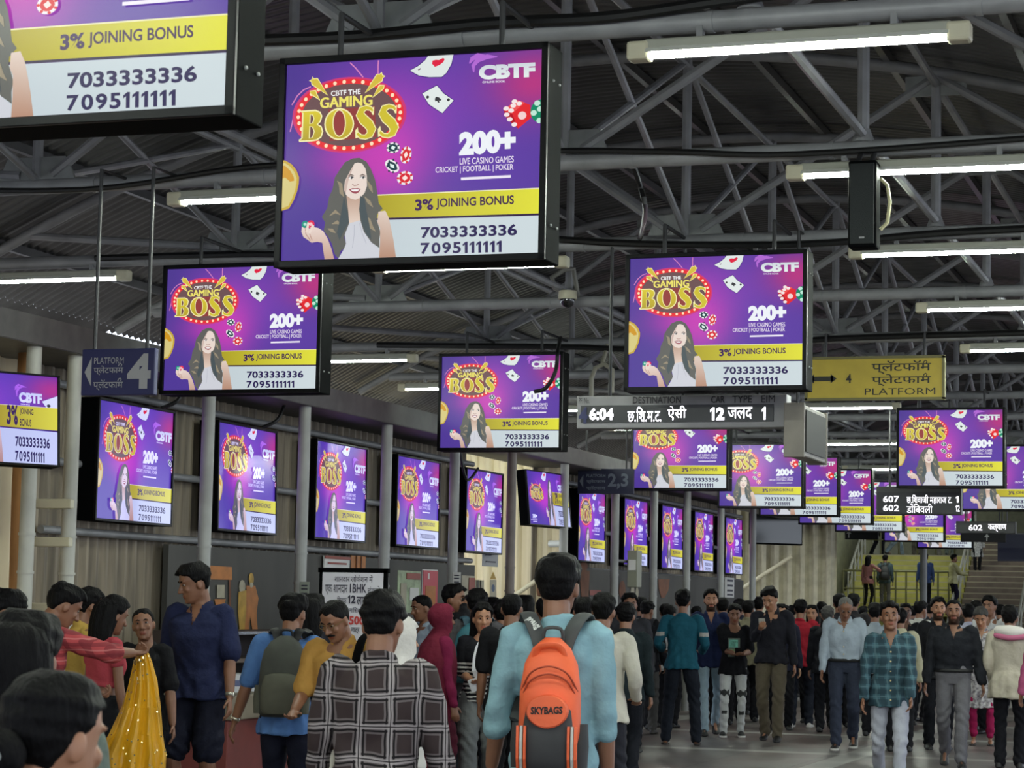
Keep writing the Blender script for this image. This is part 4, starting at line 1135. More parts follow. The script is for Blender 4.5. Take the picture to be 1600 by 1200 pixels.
def stairs(name, label, x0, x1, y0, z0, n, m, rise=.165, run=.3):
    t = tag(empty(name, (0, y0, 0)), label, 'stairs')
    b = MB(); P = []
    for i in range(n): P += [(i * run, z0 + i * rise), (i * run, z0 + (i + 1) * rise)]
    P += [(n * run, z0 + n * rise), (n * run, max(0, z0 - .3)), (0, max(0, z0 - .3))]
    k = len(P); vs = [(x0, y, z) for y, z in P] + [(x1, y, z) for y, z in P]
    fs = [(i, (i + 1) % k, (i + 1) % k + k, i + k) for i in range(k)]
    b.add(vs, fs); b.add([(x0, y, z) for y, z in P], [tuple(range(k))]); b.add([(x1, y, z) for y, z in P], [tuple(reversed(range(k)))]); b.build('flight', m, t)
    b = MB()
    for i in range(n): b.box(((x0 + x1) / 2, i * run + .015, z0 + (i + 1) * rise - .012), (x1 - x0, .04, .03))
    b.build('step_edge', M_nose, t); return t


def railing(label, p, q, n, hgt=.95, m=None):
    m = m or M_pale; t = tag(empty('handrail', p), label, 'handrail', 'handrails at the far stairs'); d = Vector(q) - Vector(p)
    for z, r in ((hgt, .035), (hgt * .52, .022)):
        b = MB(); b.tube([(0, 0, z), (d.x, d.y, d.z + z)], r, 8); b.build('rail', m, t)
    for i in range(n):
        s = i / (n - 1); b = MB(); b.tube([d * s, d * s + Vector((0, 0, hgt))], .028, 8); b.build('baluster', m, t)
    return t


YS = 62.0
stairs('staircase', 'brown wide staircase rising at the right edge under the navy board', -8.4, 4, YS, 0, 24, M_step)
stairs('staircase', 'yellow lit flight of stairs behind the people at the far end', -12.1, -8.6, YS + 4.4, 1.65, 10, M_ystep)
t = tag(empty('landing', (0, 0, 0)), 'lower landing at the foot of the yellow flight', 'landing')
b = MB(); b.box((-10.35, YS + 2.4, 1.55), (3.5, 4.0, .2)); b.build('slab', M_ystep, t); b = MB(); b.box((-10.35, YS + .7, .72), (3.5, .2, 1.46)); b.build('front_wall', mat('yellow painted wall', (176, 172, 92), .7, noise=.2), t)
t = tag(empty('upper_landing', (0, 0, 0)), 'upper landing with a dark front edge, above the yellow flight', 'landing')
b = MB(); b.box((-10.3, YS + 9.4, 3.2), (3.6, 4.0, .2)); b.build('slab', M_step, t); b = MB(); b.box((-10.3, YS + 7.42, 3.2), (3.6, .06, .24)); b.build('front_edge', mat('dark slab edge', (54, 54, 50), .6), t)
railing('pale handrail between the yellow flight and the brown stairs', (-8.5, YS + .2, 0), (-8.5, YS + 7.2, 3.8), 9)
railing('pale handrail up the middle of the brown stairs', (-6.6, YS + .2, 0), (-6.6, YS + 7.2, 3.8), 9)
railing('pale handrail at the left side of the yellow flight', (-11.9, YS + 4.5, 1.7), (-11.9, YS + 7.4, 3.3), 6)
railing('dark railing across the lower landing, behind the crowd', (-12.0, YS + 4.25, 1.65), (-8.6, YS + 4.25, 1.65), 12, 1.1, mat('dark olive rail', (88, 86, 52), .5))
railing('dark railing of the upper landing over the yellow flight', (-12.0, YS + 7.5, 3.3), (-8.6, YS + 7.5, 3.3), 7, .9, mat('dark olive rail', (88, 86, 52), .5))
b = MB(); b.box((-4, YS + 6, 6.3), (22, 13, .2)); o = b.build('ceiling', mat('dim slab underside', (96, 96, 90), .8)); tag(o, kind='structure')
b = MB(); b.box((-4, YS + 12, 3.5), (22, .2, 7.0)); wall('wall_back', b, mat('dim olive back wall', (92, 92, 74), .8, noise=.2))
b = MB(); b.box((-12.35, YS - 3, 2.9), (.15, 28, 5.8)); wall('wall_left', b, mat('dim olive side wall', (120, 120, 96), .8, noise=.2))
p = at_z(1443, 975, 0)
p = at_d(1443, 955, 54); t = tag(empty('tall_post', (p.x, p.y, 0)), 'slim grey post standing in front of the yellow flight', 'post')
b = MB(); b.tube([(0, 0, 0), (0, 0, 4.2)], .085, 14); b.build('shaft', mat('grey painted post', (150, 150, 146), .45), t, True)
b = MB(); b.tube([(0, 0, 0), (0, 0, .04)], .14, 14); b.build('base_plate', M_steel, t)
# lamp on the landing that lights the yellow flight
for x, y, z in ((-10.3, YS + 3.0, 4.6), (-10.3, YS + 9.0, 5.2), (-3.5, YS + 2.5, 4.6)):
    t = copy_tree(lp0); t.location = (x, y, z); tag(t, 'fluorescent lamp over the far stairs', 'lamp', 'lamps over the far stairs')
    b = MB(); b.tube([(0, 0, .1), (0, 0, 6.22 - z)], .015); b.build('hanging_rod', M_rod, t)
# posters on the pier
p = at_y(1311, 915, 45.13); t = tag(empty('poster', (-8.78, 45.13, p.z)), 'dark framed poster low on the grey pier by the stairs', 'poster')
b = MB(); b.box((0, .01, 0), (.3, .02, .55)); b.build('frame', P_pale, t); b = MB(); b.box((0, -.004, 0), (.24, .01, .48)); b.build('sheet', mat('dark brown print', (74, 60, 52), .6, noise=.3), t)

# ================================================================== people
def sins(n, amp, fmin, fmax, seed, aniso=(1, 1, 1)):
    r = np.random.RandomState(seed); d = r.normal(size=(n, 3)) * np.array(aniso); d /= np.linalg.norm(d, axis=1)[:, None]
    return d * r.uniform(fmin, fmax, n)[:, None], r.uniform(0, 6.28, n), amp / math.sqrt(n)


def noise_np(P, n, amp, fmin, fmax, seed, aniso=(1, 1, 1)):
    K, ph, a = sins(n, amp, fmin, fmax, seed, aniso)
    return (np.sin(P @ K.T + ph).sum(axis=1)) * a


def fuse(mb, name, mats, voxel, smooth=2, wrinkle=0.0, seed=0, scale=1.0, region=None, fold=None):
    """joins closed shapes into one continuous surface"""
    me = mb.mesh('raw', M_black); o = bpy.data.objects.new('raw', me); COL.objects.link(o)
    m = o.modifiers.new('r', 'REMESH'); m.mode = 'VOXEL'; m.voxel_size = voxel; m.use_smooth_shade = True
    if smooth:
        m = o.modifiers.new('s', 'SMOOTH'); m.factor = .5; m.iterations = smooth
    out = bpy.data.meshes.new_from_object(o.evaluated_get(bpy.context.evaluated_depsgraph_get()))
    bpy.data.objects.remove(o); bpy.data.meshes.remove(me); out.name = name
    n = len(out.vertices); P = np.empty(n * 3, np.float32); out.vertices.foreach_get('co', P); P = P.reshape(-1, 3).astype(float)
    if wrinkle or fold:
        N = np.empty(n * 3, np.float32); out.vertices.foreach_get('normal', N); N = N.reshape(-1, 3)
        d = np.zeros(n)
        if wrinkle:
            d += noise_np(P, 7, wrinkle, 14, 34, seed, (1, 1, .8)) + noise_np(P, 6, wrinkle * .6, 35, 70, seed + 1)
        if fold: d += fold(P)
        P = P + N * d[:, None]
    P *= scale
    out.vertices.foreach_set('co', P.astype(np.float32).ravel())
    out.materials.clear()
    for k in mats: out.materials.append(k)
    if region is not None:
        F = len(out.polygons); c = np.empty(F * 3, np.float32); out.polygons.foreach_get('center', c)
        out.polygons.foreach_set('material_index', region(c.reshape(-1, 3) / scale).astype(np.int32))
    else: out.polygons.foreach_set('material_index', np.zeros(len(out.polygons), np.int32))
    out.polygons.foreach_set('use_smooth', np.ones(len(out.polygons), bool)); out.update()
    return out


def catmull(P, k=4):
    P = [Vector(p) for p in P]; Q = []
    for i in range(len(P) - 1):
        a, b, c, d = P[max(0, i - 1)], P[i], P[i + 1], P[min(len(P) - 1, i + 2)]
        for j in range(k):
            s = j / k; Q.append(.5 * (2 * b + (c - a) * s + (2 * a - 5 * b + 4 * c - d) * s * s + (3 * b - a - 3 * c + d) * s ** 3))
    Q.append(P[-1]); return Q


def lerp_list(v, k):
    out = []
    for i in range(len(v) - 1):
        for j in range(k): out.append(v[i] + (v[i + 1] - v[i]) * j / k)
    return out + [v[-1]]


def limb(mb, P, R, n=12, k=4, flat=1.0, upv=None):
    Q = catmull(P, k); r = lerp_list(list(R), k)
    t0 = (Q[0] - Q[1]).normalized(); t1 = (Q[-1] - Q[-2]).normalized()
    Q = [Q[0] + t0 * r[0] * .85, Q[0] + t0 * r[0] * .5] + Q + [Q[-1] + t1 * r[-1] * .5, Q[-1] + t1 * r[-1] * .85]
    r = [r[0] * .45, r[0] * .85] + r + [r[-1] * .85, r[-1] * .45]
    mb.tube(Q, r, n, flat=flat, upv=upv)


def ik(a, b, l1, l2, pole):
    a, b, pole = Vector(a), Vector(b), Vector(pole); d = b - a; L = d.length
    L2 = min(L, (l1 + l2) * .998); b = a + d * (L2 / max(L, 1e-6)); d = b - a; L = max(d.length, abs(l1 - l2) + .01)
    x = (l1 * l1 - l2 * l2 + L * L) / (2 * L); h = math.sqrt(max(0, l1 * l1 - x * x)); u = d.normalized(); p = pole - u * pole.dot(u)
    if p.length < 1e-5: p = u.orthogonal()
    return a + u * x + p.normalized() * h, b


HAND = {'down': (.25, .05, .80), 'fwd': (.24, .22, .84), 'back': (.25, -.16, .83), 'phone': (.10, .34, 1.14), 'belly': (.06, .26, 1.06), 'ear': (.12, .06, 1.50), 'hold': (.2, .34, 1.08), 'strap': (.14, .12, 1.28), 'side': (.28, .1, .92), 'carry': (.27, .02, .78)}

_T = np.array([-1, -.85, -.6, -.3, 0, .3, .6, .75, .85, .93, .98, 1.0])
_HW = np.array([.026, .044, .057, .067, .072, .076, .071, .062, .051, .037, .021, .006]); _YF = np.array([.072, .088, .09, .091, .088, .094, .088, .075, .059, .038, .017, -.002]); _YB = np.array([.005, -.005, -.045, -.078, -.097, -.104, -.096, -.083, -.067, -.049, -.029, -.012])


def head_pt(phi, t, add=0.0):
    """phi 0 = face, pi = back; t -1 chin .. 1 crown"""
    hw, yf, yb = np.interp(t, _T, _HW), np.interp(t, _T, _YF), np.interp(t, _T, _YB)
    yc, ry = (yf + yb) / 2, (yf - yb) / 2; e = 2 / 2.25
    c, s = math.cos(phi), math.sin(phi)
    x = math.copysign(abs(s) ** e, s) * (hw + add); y = math.copysign(abs(c) ** e, c) * (ry + add) + yc
    return Vector((x, y, t * .1175 + (add * max(0, t - .75) * 4 if t > .75 else 0)))


SKIN = {'m': (124, 84, 62), 'd': (96, 64, 48), 'l': (158, 112, 84), 'f': (184, 138, 108)}
M_eyew = mat('eye white', (150, 142, 136), .6, spec=.1); M_iris = mat('dark iris', (20, 13, 10), .5, spec=.2)
HAIRC = {'k': (9, 8, 9), 'g': (104, 102, 98), 'b': (26, 19, 16), 's': (66, 64, 62)}


def m_skin(k): return mat('skin ' + k, SKIN[k], .5, noise=.1, nscale=8)
def m_hair(k): return mat('hair ' + k, HAIRC[k], .62, spec=.1, bump=.5, bscale=90, stretch=(1, 1, .25))
def cloth(c, bump=.5):
    g = sum(c) / 3; d = tuple(max(6, (v * .88 + g * .12) * .93) for v in c)
    return mat('cloth %d %d %d' % c, d, .85, spec=.12, noise=.14, nscale=7, bump=bump, bscale=19)


class Fig:
    def __init__(s, **k):
        g = lambda n, d=None: k.get(n, d)
        s.k = k; s.g = g
        s.girth = g('girth', 1.0); s.sw = g('sw', .178 if g('sex', 'm') == 'm' else .155)
        s.lean = math.radians(g('lean', 2)); s.twist = math.radians(g('twist', 0))
        s.hp, s.hy, s.hr = (math.radians(v) for v in g('head', (0, 0, 0)))     # nod down, turn to own left, tilt
        s.near = g('near', 1); s.vox = {0: .0125, 1: .0085, 2: .0062, 3: .005}[s.near]
        s.drop = g('drop', .0)
        s.fem = g('sex', 'm') == 'f'
    # bend of the upper body about the pelvis
    def B(s, p):
        p = Vector(p); a = s.lean * max(0, min(1, (p.z - .9) / .25)); tw = s.twist * max(0, min(1, (p.z - .95) / .4))
        c, n = math.cos(tw), math.sin(tw); p = Vector((p.x * c - p.y * n, p.x * n + p.y * c, p.z))
        y, z = p.y, p.z - .95
        q = Vector((p.x, y * math.cos(a) + z * math.sin(a), .95 + z * math.cos(a) - y * math.sin(a)))
        q.z -= s.drop; return q
    def ring(s, z, hw, df, db, yo=0.0, n=28, bend=True, ex=2.3, wav=0, ph=0, tilt=0.0):
        out = []
        for i in range(n):
            a = 2 * math.pi * i / n; c, sn = math.cos(a), math.sin(a)
            r = 1 + (wav * math.sin(9 * a + ph) if wav else 0)
            x = math.copysign(abs(c) ** (2 / ex), c) * hw * r; y = math.copysign(abs(sn) ** (2 / ex), sn) * (df if sn > 0 else db) * r + yo
            out.append(s.B((x, y, z + tilt * y)) if bend else Vector((x, y, z - s.drop)))
        return out
    def pose(s):
        g = s.g
        s.sh = {q: s.B((q * s.sw, -.01, 1.385)) for q in (1, -1)}
        s.el, s.wr = {}, {}
        for q, key in ((1, 'R'), (-1, 'L')):
            h = g(key, 'down'); h = HAND[h] if isinstance(h, str) else h
            nm = g(key) if isinstance(g(key), str) else ''
            tgt = Vector((q * h[0], h[1], h[2] - s.drop))
            if h[2] > .9 or nm in ('down', ''): tgt = Vector((q * h[0], h[1], h[2])); tgt = s.B(tgt) if h[2] > 1.0 else Vector((tgt.x, tgt.y + math.sin(s.lean) * .3, tgt.z - s.drop))
            pole = g('pole' + key, (q * .35, -.9, -.35) if h[2] < 1.3 else (q * .9, -.1, -.6))
            s.el[q], s.wr[q] = ik(s.sh[q], tgt, .285, .25, pole)
        s.hip = {q: Vector((q * .088, 0, .90 - s.drop)) for q in (1, -1)}
        s.kn, s.an = {}, {}
        st = g('legs', 'stand')
        F = {'stand': ((.1, .0, 0), (.1, .0, 0)), 'easy': ((.12, .05, 0), (.1, -.04, 0)), 'walkR': ((.07, .26, 0), (.08, -.24, .07)), 'walkL': ((.08, -.24, .07), (.07, .26, 0)), 'stepR': ((.08, .16, 0), (.08, -.14, .02)), 'stepL': ((.08, -.14, .02), (.08, .16, 0)), 'wide': ((.17, .02, 0), (.17, 0, 0)), 'upR': ((.09, .22, .3), (.09, -.08, 0)), 'close': ((.07, 0, 0), (.07, .02, 0))}[st]
        s.foot = {}
        for q, f in ((1, F[0]), (-1, F[1])):
            s.foot[q] = f; a = Vector((q * f[0], f[1] - .02, .085 + f[2]))
            s.kn[q], s.an[q] = ik(s.hip[q], a, .425, .415, (q * .12, 1, 0))
        neck = s.B((0, -.015, 1.44)); s.nb = neck
        base = s.lean * .6
        R = Matrix.Rotation(s.hy + s.twist * .3, 4, 'Z') @ Matrix.Rotation(-(s.hp + base * .5), 4, 'X') @ Matrix.Rotation(s.hr, 4, 'Y')
        piv = s.B((0, .0, 1.475))
        s.HM = Matrix.Translation(piv) @ R @ Matrix.Translation((0, .012, .11))
        s.top = s.HM @ Vector((0, -.01, .118 + g('hairtop', .012)))
        s.hc = s.HM @ Vector((0, 0, 0))
    def hand(s, mb, q):
        w, e = s.wr[q], s.el[q]; d = (w - e).normalized(); cu = s.g('curl', .35)
        hk = s.g('R' if q > 0 else 'L')
        up = Vector((0, 0, 1))
        nrm = Vector((-q, .15, 0)) if abs(d.z) > .6 else up * 1.0     # palm side
        nrm = (nrm - d * nrm.dot(d)).normalized(); side = d.cross(nrm) * 1.0
        fwd_ = side if side.dot(Vector((0, 1, .3))) > 0 else -side       # thumb side
        if abs(d.z) <= .6: fwd_ = side if side.x * q < 0 else -side
        limb(mb, [w - d * .01, w + d * .045, w + d * .085], [.024, .032, .033], 12, 2, flat=.52, upv=nrm)
        r = max(.0082, s.vox * 1.02) if s.near else .011
        for i, (o, L) in enumerate(((.027, .068), (.0095, .078), (-.0085, .072), (-.026, .056))):
            p = w + d * (.088 - abs(o - .005) * .15) + fwd_ * o * (1.15 if s.near else 1); P = [p]
            a = 0
            for j, f in enumerate((.45, .32, .23)):
                a += cu * (.75 + .12 * i) * (1, 1.1, .8)[j]
                P.append(P[-1] + (d * math.cos(a) + nrm * math.sin(a)) * L * f + fwd_ * (o * .04))
            limb(mb, P, [r * 1.05, r, r * .95, r * .85], 8, 2)
        p = w + d * .03 + fwd_ * .026
        limb(mb, [p, p + (d * .6 + fwd_ * .7 + nrm * .2) * .032, p + (d * .85 + fwd_ * .55 + nrm * .35) * .062], [r * 1.3, r * 1.15, r * .9], 8, 2)
    def body(s):
        mb = MB(); g = min(1.0, s.girth); w = min(1.03, s.sw / .178)
        mb.loft([s.ring(z, hw * g, df * g, db * g, yo) for z, hw, df, db, yo in ((.86, .10, .06, .07, 0), (.93, .12, .07, .08, 0), (1.05, .115, .075, .07, 0), (1.22, .13 * w, .085, .085, 0), (1.34, .14 * w, .098, .08, -.01), (1.40, .1 * w, .075, .06, -.012), (1.45, .055, .05, .05, -.01))])
        H = s.HM; hp = lambda v: H @ Vector(v)
        rings = [[H @ head_pt(2 * math.pi * i / 24, t) for i in range(24)] for t in (-1, -.93, -.85, -.72, -.6, -.45, -.3, -.15, 0, .15, .3, .45, .6, .75, .87, .95, 1.0)]
        mb.loft(rings)
        limb(mb, [s.nb - Vector((0, 0, .05)), s.nb + Vector((0, .0, .03)), hp((0, -.02, -.06))], [.062, .056, .055], 14, 3)
        # nose, lips, chin, cheeks, brow, ears
        limb(mb, [hp((0, .088, .02)), hp((0, .102, -.01)), hp((0, .113, -.028))], [.009, .0115, .014], 8, 2)
        for q in (1, -1):
            mb.ball(hp((q * .013, .098, -.031)), .0095, n=8, m=6)
            mb.ball(hp((q * .036, .072, -.02)), (.024, .018, .022), n=10, m=7, M=H)
            mb.ball(hp((q * .032, .084, .035)), (.024, .010, .008), n=10, m=6, M=H)
            mb.ball(hp((q * .077, -.006, -.008)), (.011, .02, .032), n=10, m=8, M=H @ Matrix.Rotation(q * -.3, 4, 'Z'))
        mb.ball(hp((0, .089, -.058)), (.025, .011, .0065), n=10, m=6, M=H); mb.ball(hp((0, .087, -.069)), (.021, .012, .0075), n=10, m=6, M=H)
        mb.ball(hp((0, .078, -.1)), (.022, .017, .015), n=10, m=7, M=H)
        f = 1.0 if not s.fem else .86
        for q in (1, -1):
            sh, e, wv = s.sh[q], s.el[q], s.wr[q]; c_ = .78 if s.g('sleeve', 'full') == 'full' else 1.0
            limb(mb, [sh, sh.lerp(e, .45), e, e.lerp(wv, .35), wv], [.048 * f, .043 * f, .039 * f * c_, .041 * f * c_, .027 * f], 12, 3)
            s.hand(mb, q)
            h, k, a = s.hip[q], s.kn[q], s.an[q]
            lf = 1.0 if s.g('pants_t') == 'shorts' else .70; limb(mb, [h, h.lerp(k, .4), k, k.lerp(a, .35), a], [.082 * lf, .078 * lf, .054 * lf, .056 * lf, .038 * lf], 12, 3)
            fy = s.foot[q]; fz = fy[2]
            toe = Vector((a.x + q * .012, a.y + .14, .032 + (0 if fz < .1 else fz)))
            limb(mb, [a + Vector((0, -.03, -.045)), a + Vector((q * .004, .05, -.045)), toe], [.030, .030, .018] if s.g('shoes', 'shoe') == 'sandal' else [.022, .02, .016], 10, 3)
        sm = m_skin(s.g('skin', 'm'))
        lip = mat('lip ' + s.g('skin', 'm'), tuple(int(v * m) for v, m in zip(SKIN[s.g('skin', 'm')], (.95, .72, .72))), .4)
        Hi = H.inverted(); A = np.array(Hi)

        def reg(c):
            L = c @ A[:3, :3].T + A[:3, 3]
            r = ((np.abs(L[:, 0]) < .022) & (L[:, 1] > .088) & (L[:, 2] > -.076) & (L[:, 2] < -.053)).astype(np.int32)
            if s.g('beard'):
                z, y, x = L[:, 2], L[:, 1], np.abs(L[:, 0])
                bd = ((z < -.078) & (y > -.005)) | ((z < -.02 - .5 * (y + .0)) & (z < .01) & (x > .05) & (y > -.03) & (y < .06)) | ((z < -.05) & (x > .028) & (y > 0)) | ((z < -.043) & (z > -.052) & (x < .034) & (y > .08))
                r[bd & (z > -.135) & (r == 0)] = 2
            return r
        return fuse(mb, 'body', [sm, lip, mat('stubble', (56, 40, 32), .8, spec=.1)], s.vox, 2, scale=s.S, region=reg)
    def hair(s):
        st = s.g('hair', 'short')
        if st == 'none': return None
        H = s.HM; N, K = (36, 22) if s.near < 1 else ((60, 36) if s.near < 2 else (84, 52))
        vol = {'short': .017, 'crop': .007, 'long': .02, 'bun': .013, 'pony': .014, 'tall': .019, 'cap': .012, 'thin': .005}.get(st, .015)
        seed = s.g('seed', 1); r = np.random.RandomState(seed)
        ang = np.array([0, 35, 62, 80, 100, 125, 150, 180]); line = np.array([.60, .56, .34, -.02, .02, -.40, -.62, -.68])
        if st == 'thin': line = np.array([.78, .74, .5, .1, .05, -.35, -.55, -.6])
        if st in ('long', 'pony', 'bun'): line = np.array([.66, .6, .42, .0, -.2, -.6, -.8, -.85])
        rings = []
        K1, ph1, a1 = sins(8, 1, 55, 170, seed)
        for i in range(K + 1):
            t = -1 + 2 * i / K if i < K else 1.0
            row = []
            for j in range(N):
                phi = 2 * math.pi * j / N; dg = abs(math.degrees(phi) if phi <= math.pi else 360 - math.degrees(phi))
                lt = np.interp(dg, ang, line) + .05 * math.sin(phi * 7 + seed)
                k = max(0, min(1, (t - lt) / .22)); k = k * k * (3 - 2 * k)
                top = max(0, min(1, (t - .1) / .7))
                v = vol * (.55 + .75 * top) + (.007 * top * max(0, math.cos(phi)) if st in ('tall', 'short') else 0)
                p = np.array(head_pt(phi, t))
                v += (np.sin(K1 @ p + ph1).sum() * (.0024 if st in ('tall', 'short') else .0016)) * (.4 + .6 * top) * (1 if st not in ('crop', 'thin') else .3)
                row.append(H @ head_pt(phi, min(t, .985), -.016 * (1 - k) + v * k))
            rings.append(row)
        mb = MB(); mb.loft(rings)
        S = s.S
        hw = lambda v: H @ Vector(v)
        if st == 'long':
            L = s.g('hairlen', .42); back = s.g('hairback', 1)
            prof = [(.105, .05, .06), (.085, .075, .085), (.05, .09, .1), (-.02, .094, .098), (-.09, .094, .088), (-.17, .1, .07), (-.26, .1, .06), (-.34, .09, .052), (-L, .05, .03)]
            rr = []
            for z, w_, d_ in prof:
                cen = hw((0, -.035 - .03 * back, min(z, 0))) if z > -.1 else None
                if cen is None:
                    q = hw((0, -.065, -.1)); cen = Vector((q.x, q.y - .02 * (-.1 - z) / .3, q.z + (z + .1)))
                else: cen = hw((0, -.055, z))
                ax = H.to_3x3() @ Vector((1, 0, 0)); ax.z = 0; ax.normalize(); ay = Vector((-ax.y, ax.x, 0))
                rr.append([cen + ax * (w_ * math.cos(a) * (1 + .05 * math.sin(a * 11 + seed))) + ay * (d_ * math.sin(a) * (1 + .07 * math.sin(a * 9))) for a in np.linspace(0, 2 * math.pi, 40, endpoint=False)])
            mb.loft(rr)
        if st == 'bun':
            mb.ball(hw((0, -.125, s.g('bunz', .02))), (.055, .05, .05), n=18, m=12, M=H)
        if st == 'pony':
            P = [hw((0, -.11, .03)), hw((0, -.15, .0))]; q = P[-1]
            P += [q + Vector((0, -.01, -.1)), q + Vector((0, -.0, -.22)), q + Vector((.01, .01, -.34))]
            limb(mb, P, [.03, .045, .05, .042, .018], 12, 4)
        me = mb.mesh('hair', m_hair(s.g('hairc', 'k')), True)
        P = np.empty(len(me.vertices) * 3, np.float32); me.vertices.foreach_get('co', P); me.vertices.foreach_set('co', P * S); me.update(); return me
    def scaled(s, mb, name, mats, smooth=True):
        mb.v = [tuple(Vector(p) * s.S) for p in mb.v]; return mb.mesh(name, mats, smooth)
    def face(s, root):
        H = s.HM; hp = lambda v: H @ Vector(v)
        for q in (1, -1):
            b = MB(); b.ball(hp((q * .0315, .0795, .012)), (.0125, .0085, .0068), 0, 12, 8, H); eo = link('eye', s.scaled(b, 'eye', [M_eyew, M_iris]), root)
            b = MB(); b.ball(hp((q * .0315 + s.g('gaze', 0) * .004, .0862, .012)), (.0078, .0034, .0066), 0, 10, 6, H); link('iris', s.scaled(b, 'iris', M_iris), eo)
            b = MB(); b.tube([hp((q * .014, .0955, .030)), hp((q * .03, .0945, .0375)), hp((q * .05, .082, .033))], [.003, .0048, .002], 6); link('eyebrow', s.scaled(b, 'eyebrow', m_hair('k' if s.g('hairc', 'k') != 'g' else 'g')), root)
        if s.g('moustache'):
            b = MB(); limb(b, [hp((-.032, .089, -.054)), hp((0, .1035, -.046)), hp((.032, .089, -.054))], [.005, .0085, .005], 8, 4); link('moustache', s.scaled(b, 'moustache', m_hair('k')), root)
        if False:
            rr = []
            for t in (-1.06, -.95, -.8, -.62, -.45, -.3, -.12):
                a0 = {-.62: .62, -.45: .85, -.3: 1.15, -.12: 1.38}.get(t, .0)
                row = []
                for j in range(28):
                    phi = -1.75 + 3.5 * j / 27
                    k = .0045 if abs(phi) > a0 and abs(phi) < 1.66 else -.012
                    row.append(hp(head_pt(phi, max(t, -1), k)) + (H.to_3x3() @ Vector((0, 0, (t + 1) * .1175 if t < -1 else 0))))
                for j in range(28):
                    phi = 1.75 - 3.5 * j / 27; row.append(hp(head_pt(phi, max(t, -1), -.03)))
                rr.append(row)
            b = MB(); b.loft(rr); link('beard', s.scaled(b, 'beard', m_hair('k')), root)
        if s.g('glasses'):
            b = MB()
            for q in (1, -1):
                c = hp((q * .033, .098, .010)); ax, az = H.to_3x3() @ Vector((1, 0, 0)), H.to_3x3() @ Vector((0, 0, 1))
                b.tube([c + ax * (.024 * math.cos(a)) + az * (.017 * math.sin(a)) for a in np.linspace(0, 2 * math.pi, 17)], .0022, 6)
                b.tube([hp((q * .056, .094, .014)), hp((q * .078, .04, .016)), hp((q * .08, -.01, .008))], .0024, 6)
            b.tube([hp((-.01, .106, .012)), hp((.01, .106, .012))], .0022, 6)
            link('glasses', s.scaled(b, 'glasses', mat('glasses wire', (120, 96, 60), .3, metal=.6)), root)
        if s.g('mask'):
            b = MB(); b.loft([[hp(head_pt(-1.25 + 2.5 * j / 17, t, .012)) for j in range(18)] + [hp(head_pt(1.25 - 2.5 * j / 17, t, -.01)) for j in range(18)] for t in (-.98, -.8, -.5, -.2, -.05)])
            link('face_mask', s.scaled(b, 'face_mask', cloth((24, 24, 30))), root)
    def sleeve(s, mb, q, style, r0=.07):
        sh, e, w = s.sh[q], s.el[q], s.wr[q]; ins = sh + Vector((-q * .05, 0, .0))
        f = s.girth ** .5 * (.9 if s.fem else 1)
        if style == 'full': limb(mb, [ins, sh, sh.lerp(e, .5), e, e.lerp(w, .5), e.lerp(w, .96)], [.056 * f, .063 * f, .062 * f, .054 * f, .05 * f, .043], 14, 3)
        elif style == 'rolled': limb(mb, [ins, sh, sh.lerp(e, .5), e, e.lerp(w, .22), e.lerp(w, .36)], [.056 * f, .063 * f, .064 * f, .058 * f, .057 * f, .06], 14, 3)
        elif style == 'half': limb(mb, [ins, sh, sh.lerp(e, .45), sh.lerp(e, .88)], [.056 * f, .063 * f, .067 * f, .072], 14, 3)
        elif style == 'cap': limb(mb, [ins, sh, sh.lerp(e, .4)], [.055 * f, .06 * f, .058], 14, 3)
    def shirt(s):
        g = s.girth; w = s.sw / .178; hem = s.g('hem', .80); fl = s.g('flare', 0.0); st = s.g('top', 'shirt')
        mb = MB(); R = []
        zs = [z for z in (hem, hem + .03, hem + .12, .93, 1.03, 1.13, 1.24, 1.33, 1.37, 1.405, 1.428)]
        zs = sorted(set(round(z, 3) for z in zs if z >= hem))
        Z = np.array([.3, .70, .82, .93, 1.03, 1.13, 1.24, 1.33, 1.37, 1.405, 1.428]); HWv = np.array([.198, .198, .195, .18, .160, .162, .178, .184, .165, .105, .066]); DF = np.array([.15, .15, .145, .128, .112, .118, .126, .12, .1, .075, .06]); DB = np.array([.155, .155, .15, .135, .105, .108, .118, .115, .1, .075, .06])
        if s.fem: HWv = HWv * np.array([1.03, 1.03, 1.03, 1.0, .92, .92, .95, .95, .95, 1, 1]); DF = DF + np.array([0, 0, 0, 0, 0, .005, .022, .01, 0, 0, 0])
        for z in zs:
            k = max(0, (1.0 - z)) * fl
            wg = w if z > 1.1 else 1
            g = s.girth if z < 1.34 else s.girth ** .35
            R.append(s.ring(z, np.interp(z, Z, HWv) * wg * g + k, np.interp(z, Z, DF) * g + k * .8, np.interp(z, Z, DB) * g + k * .8, -.012 if z > 1.3 else 0, tilt=-.22 * max(0, min(1, (z - 1.33) / .08)), bend=True, wav=.02 if z < .95 else 0, ph=z * 4))
        mb.loft(R)
        sl = s.g('sleeve', 'full')
        if sl != 'none':
            for q in (1, -1): s.sleeve(mb, q, sl)
        if st in ('shirt', 'polo'):   # collar
            nb = s.B((0, -.012, 1.44)); P = []
            for z, r in ((1.405, .078), (1.43, .077), (1.452, .072)):
                P.append(s.ring(z, r, r * .95, r, -.005, n=24, tilt=-.4))
            mb.loft(P)
        elif st == 'hood':
            limb(mb, [s.B((-.11, -.07, 1.41)), s.B((0, -.12, 1.40)), s.B((.11, -.07, 1.41))], [.04, .065, .04], 12, 4)
        else: mb.loft([s.ring(z, r, r * .9, r, -.01, n=24, tilt=-.42) for z, r in ((1.40, .088), (1.42, .08), (1.43, .074))])
        # open neck in front shows the throat
        fold = None
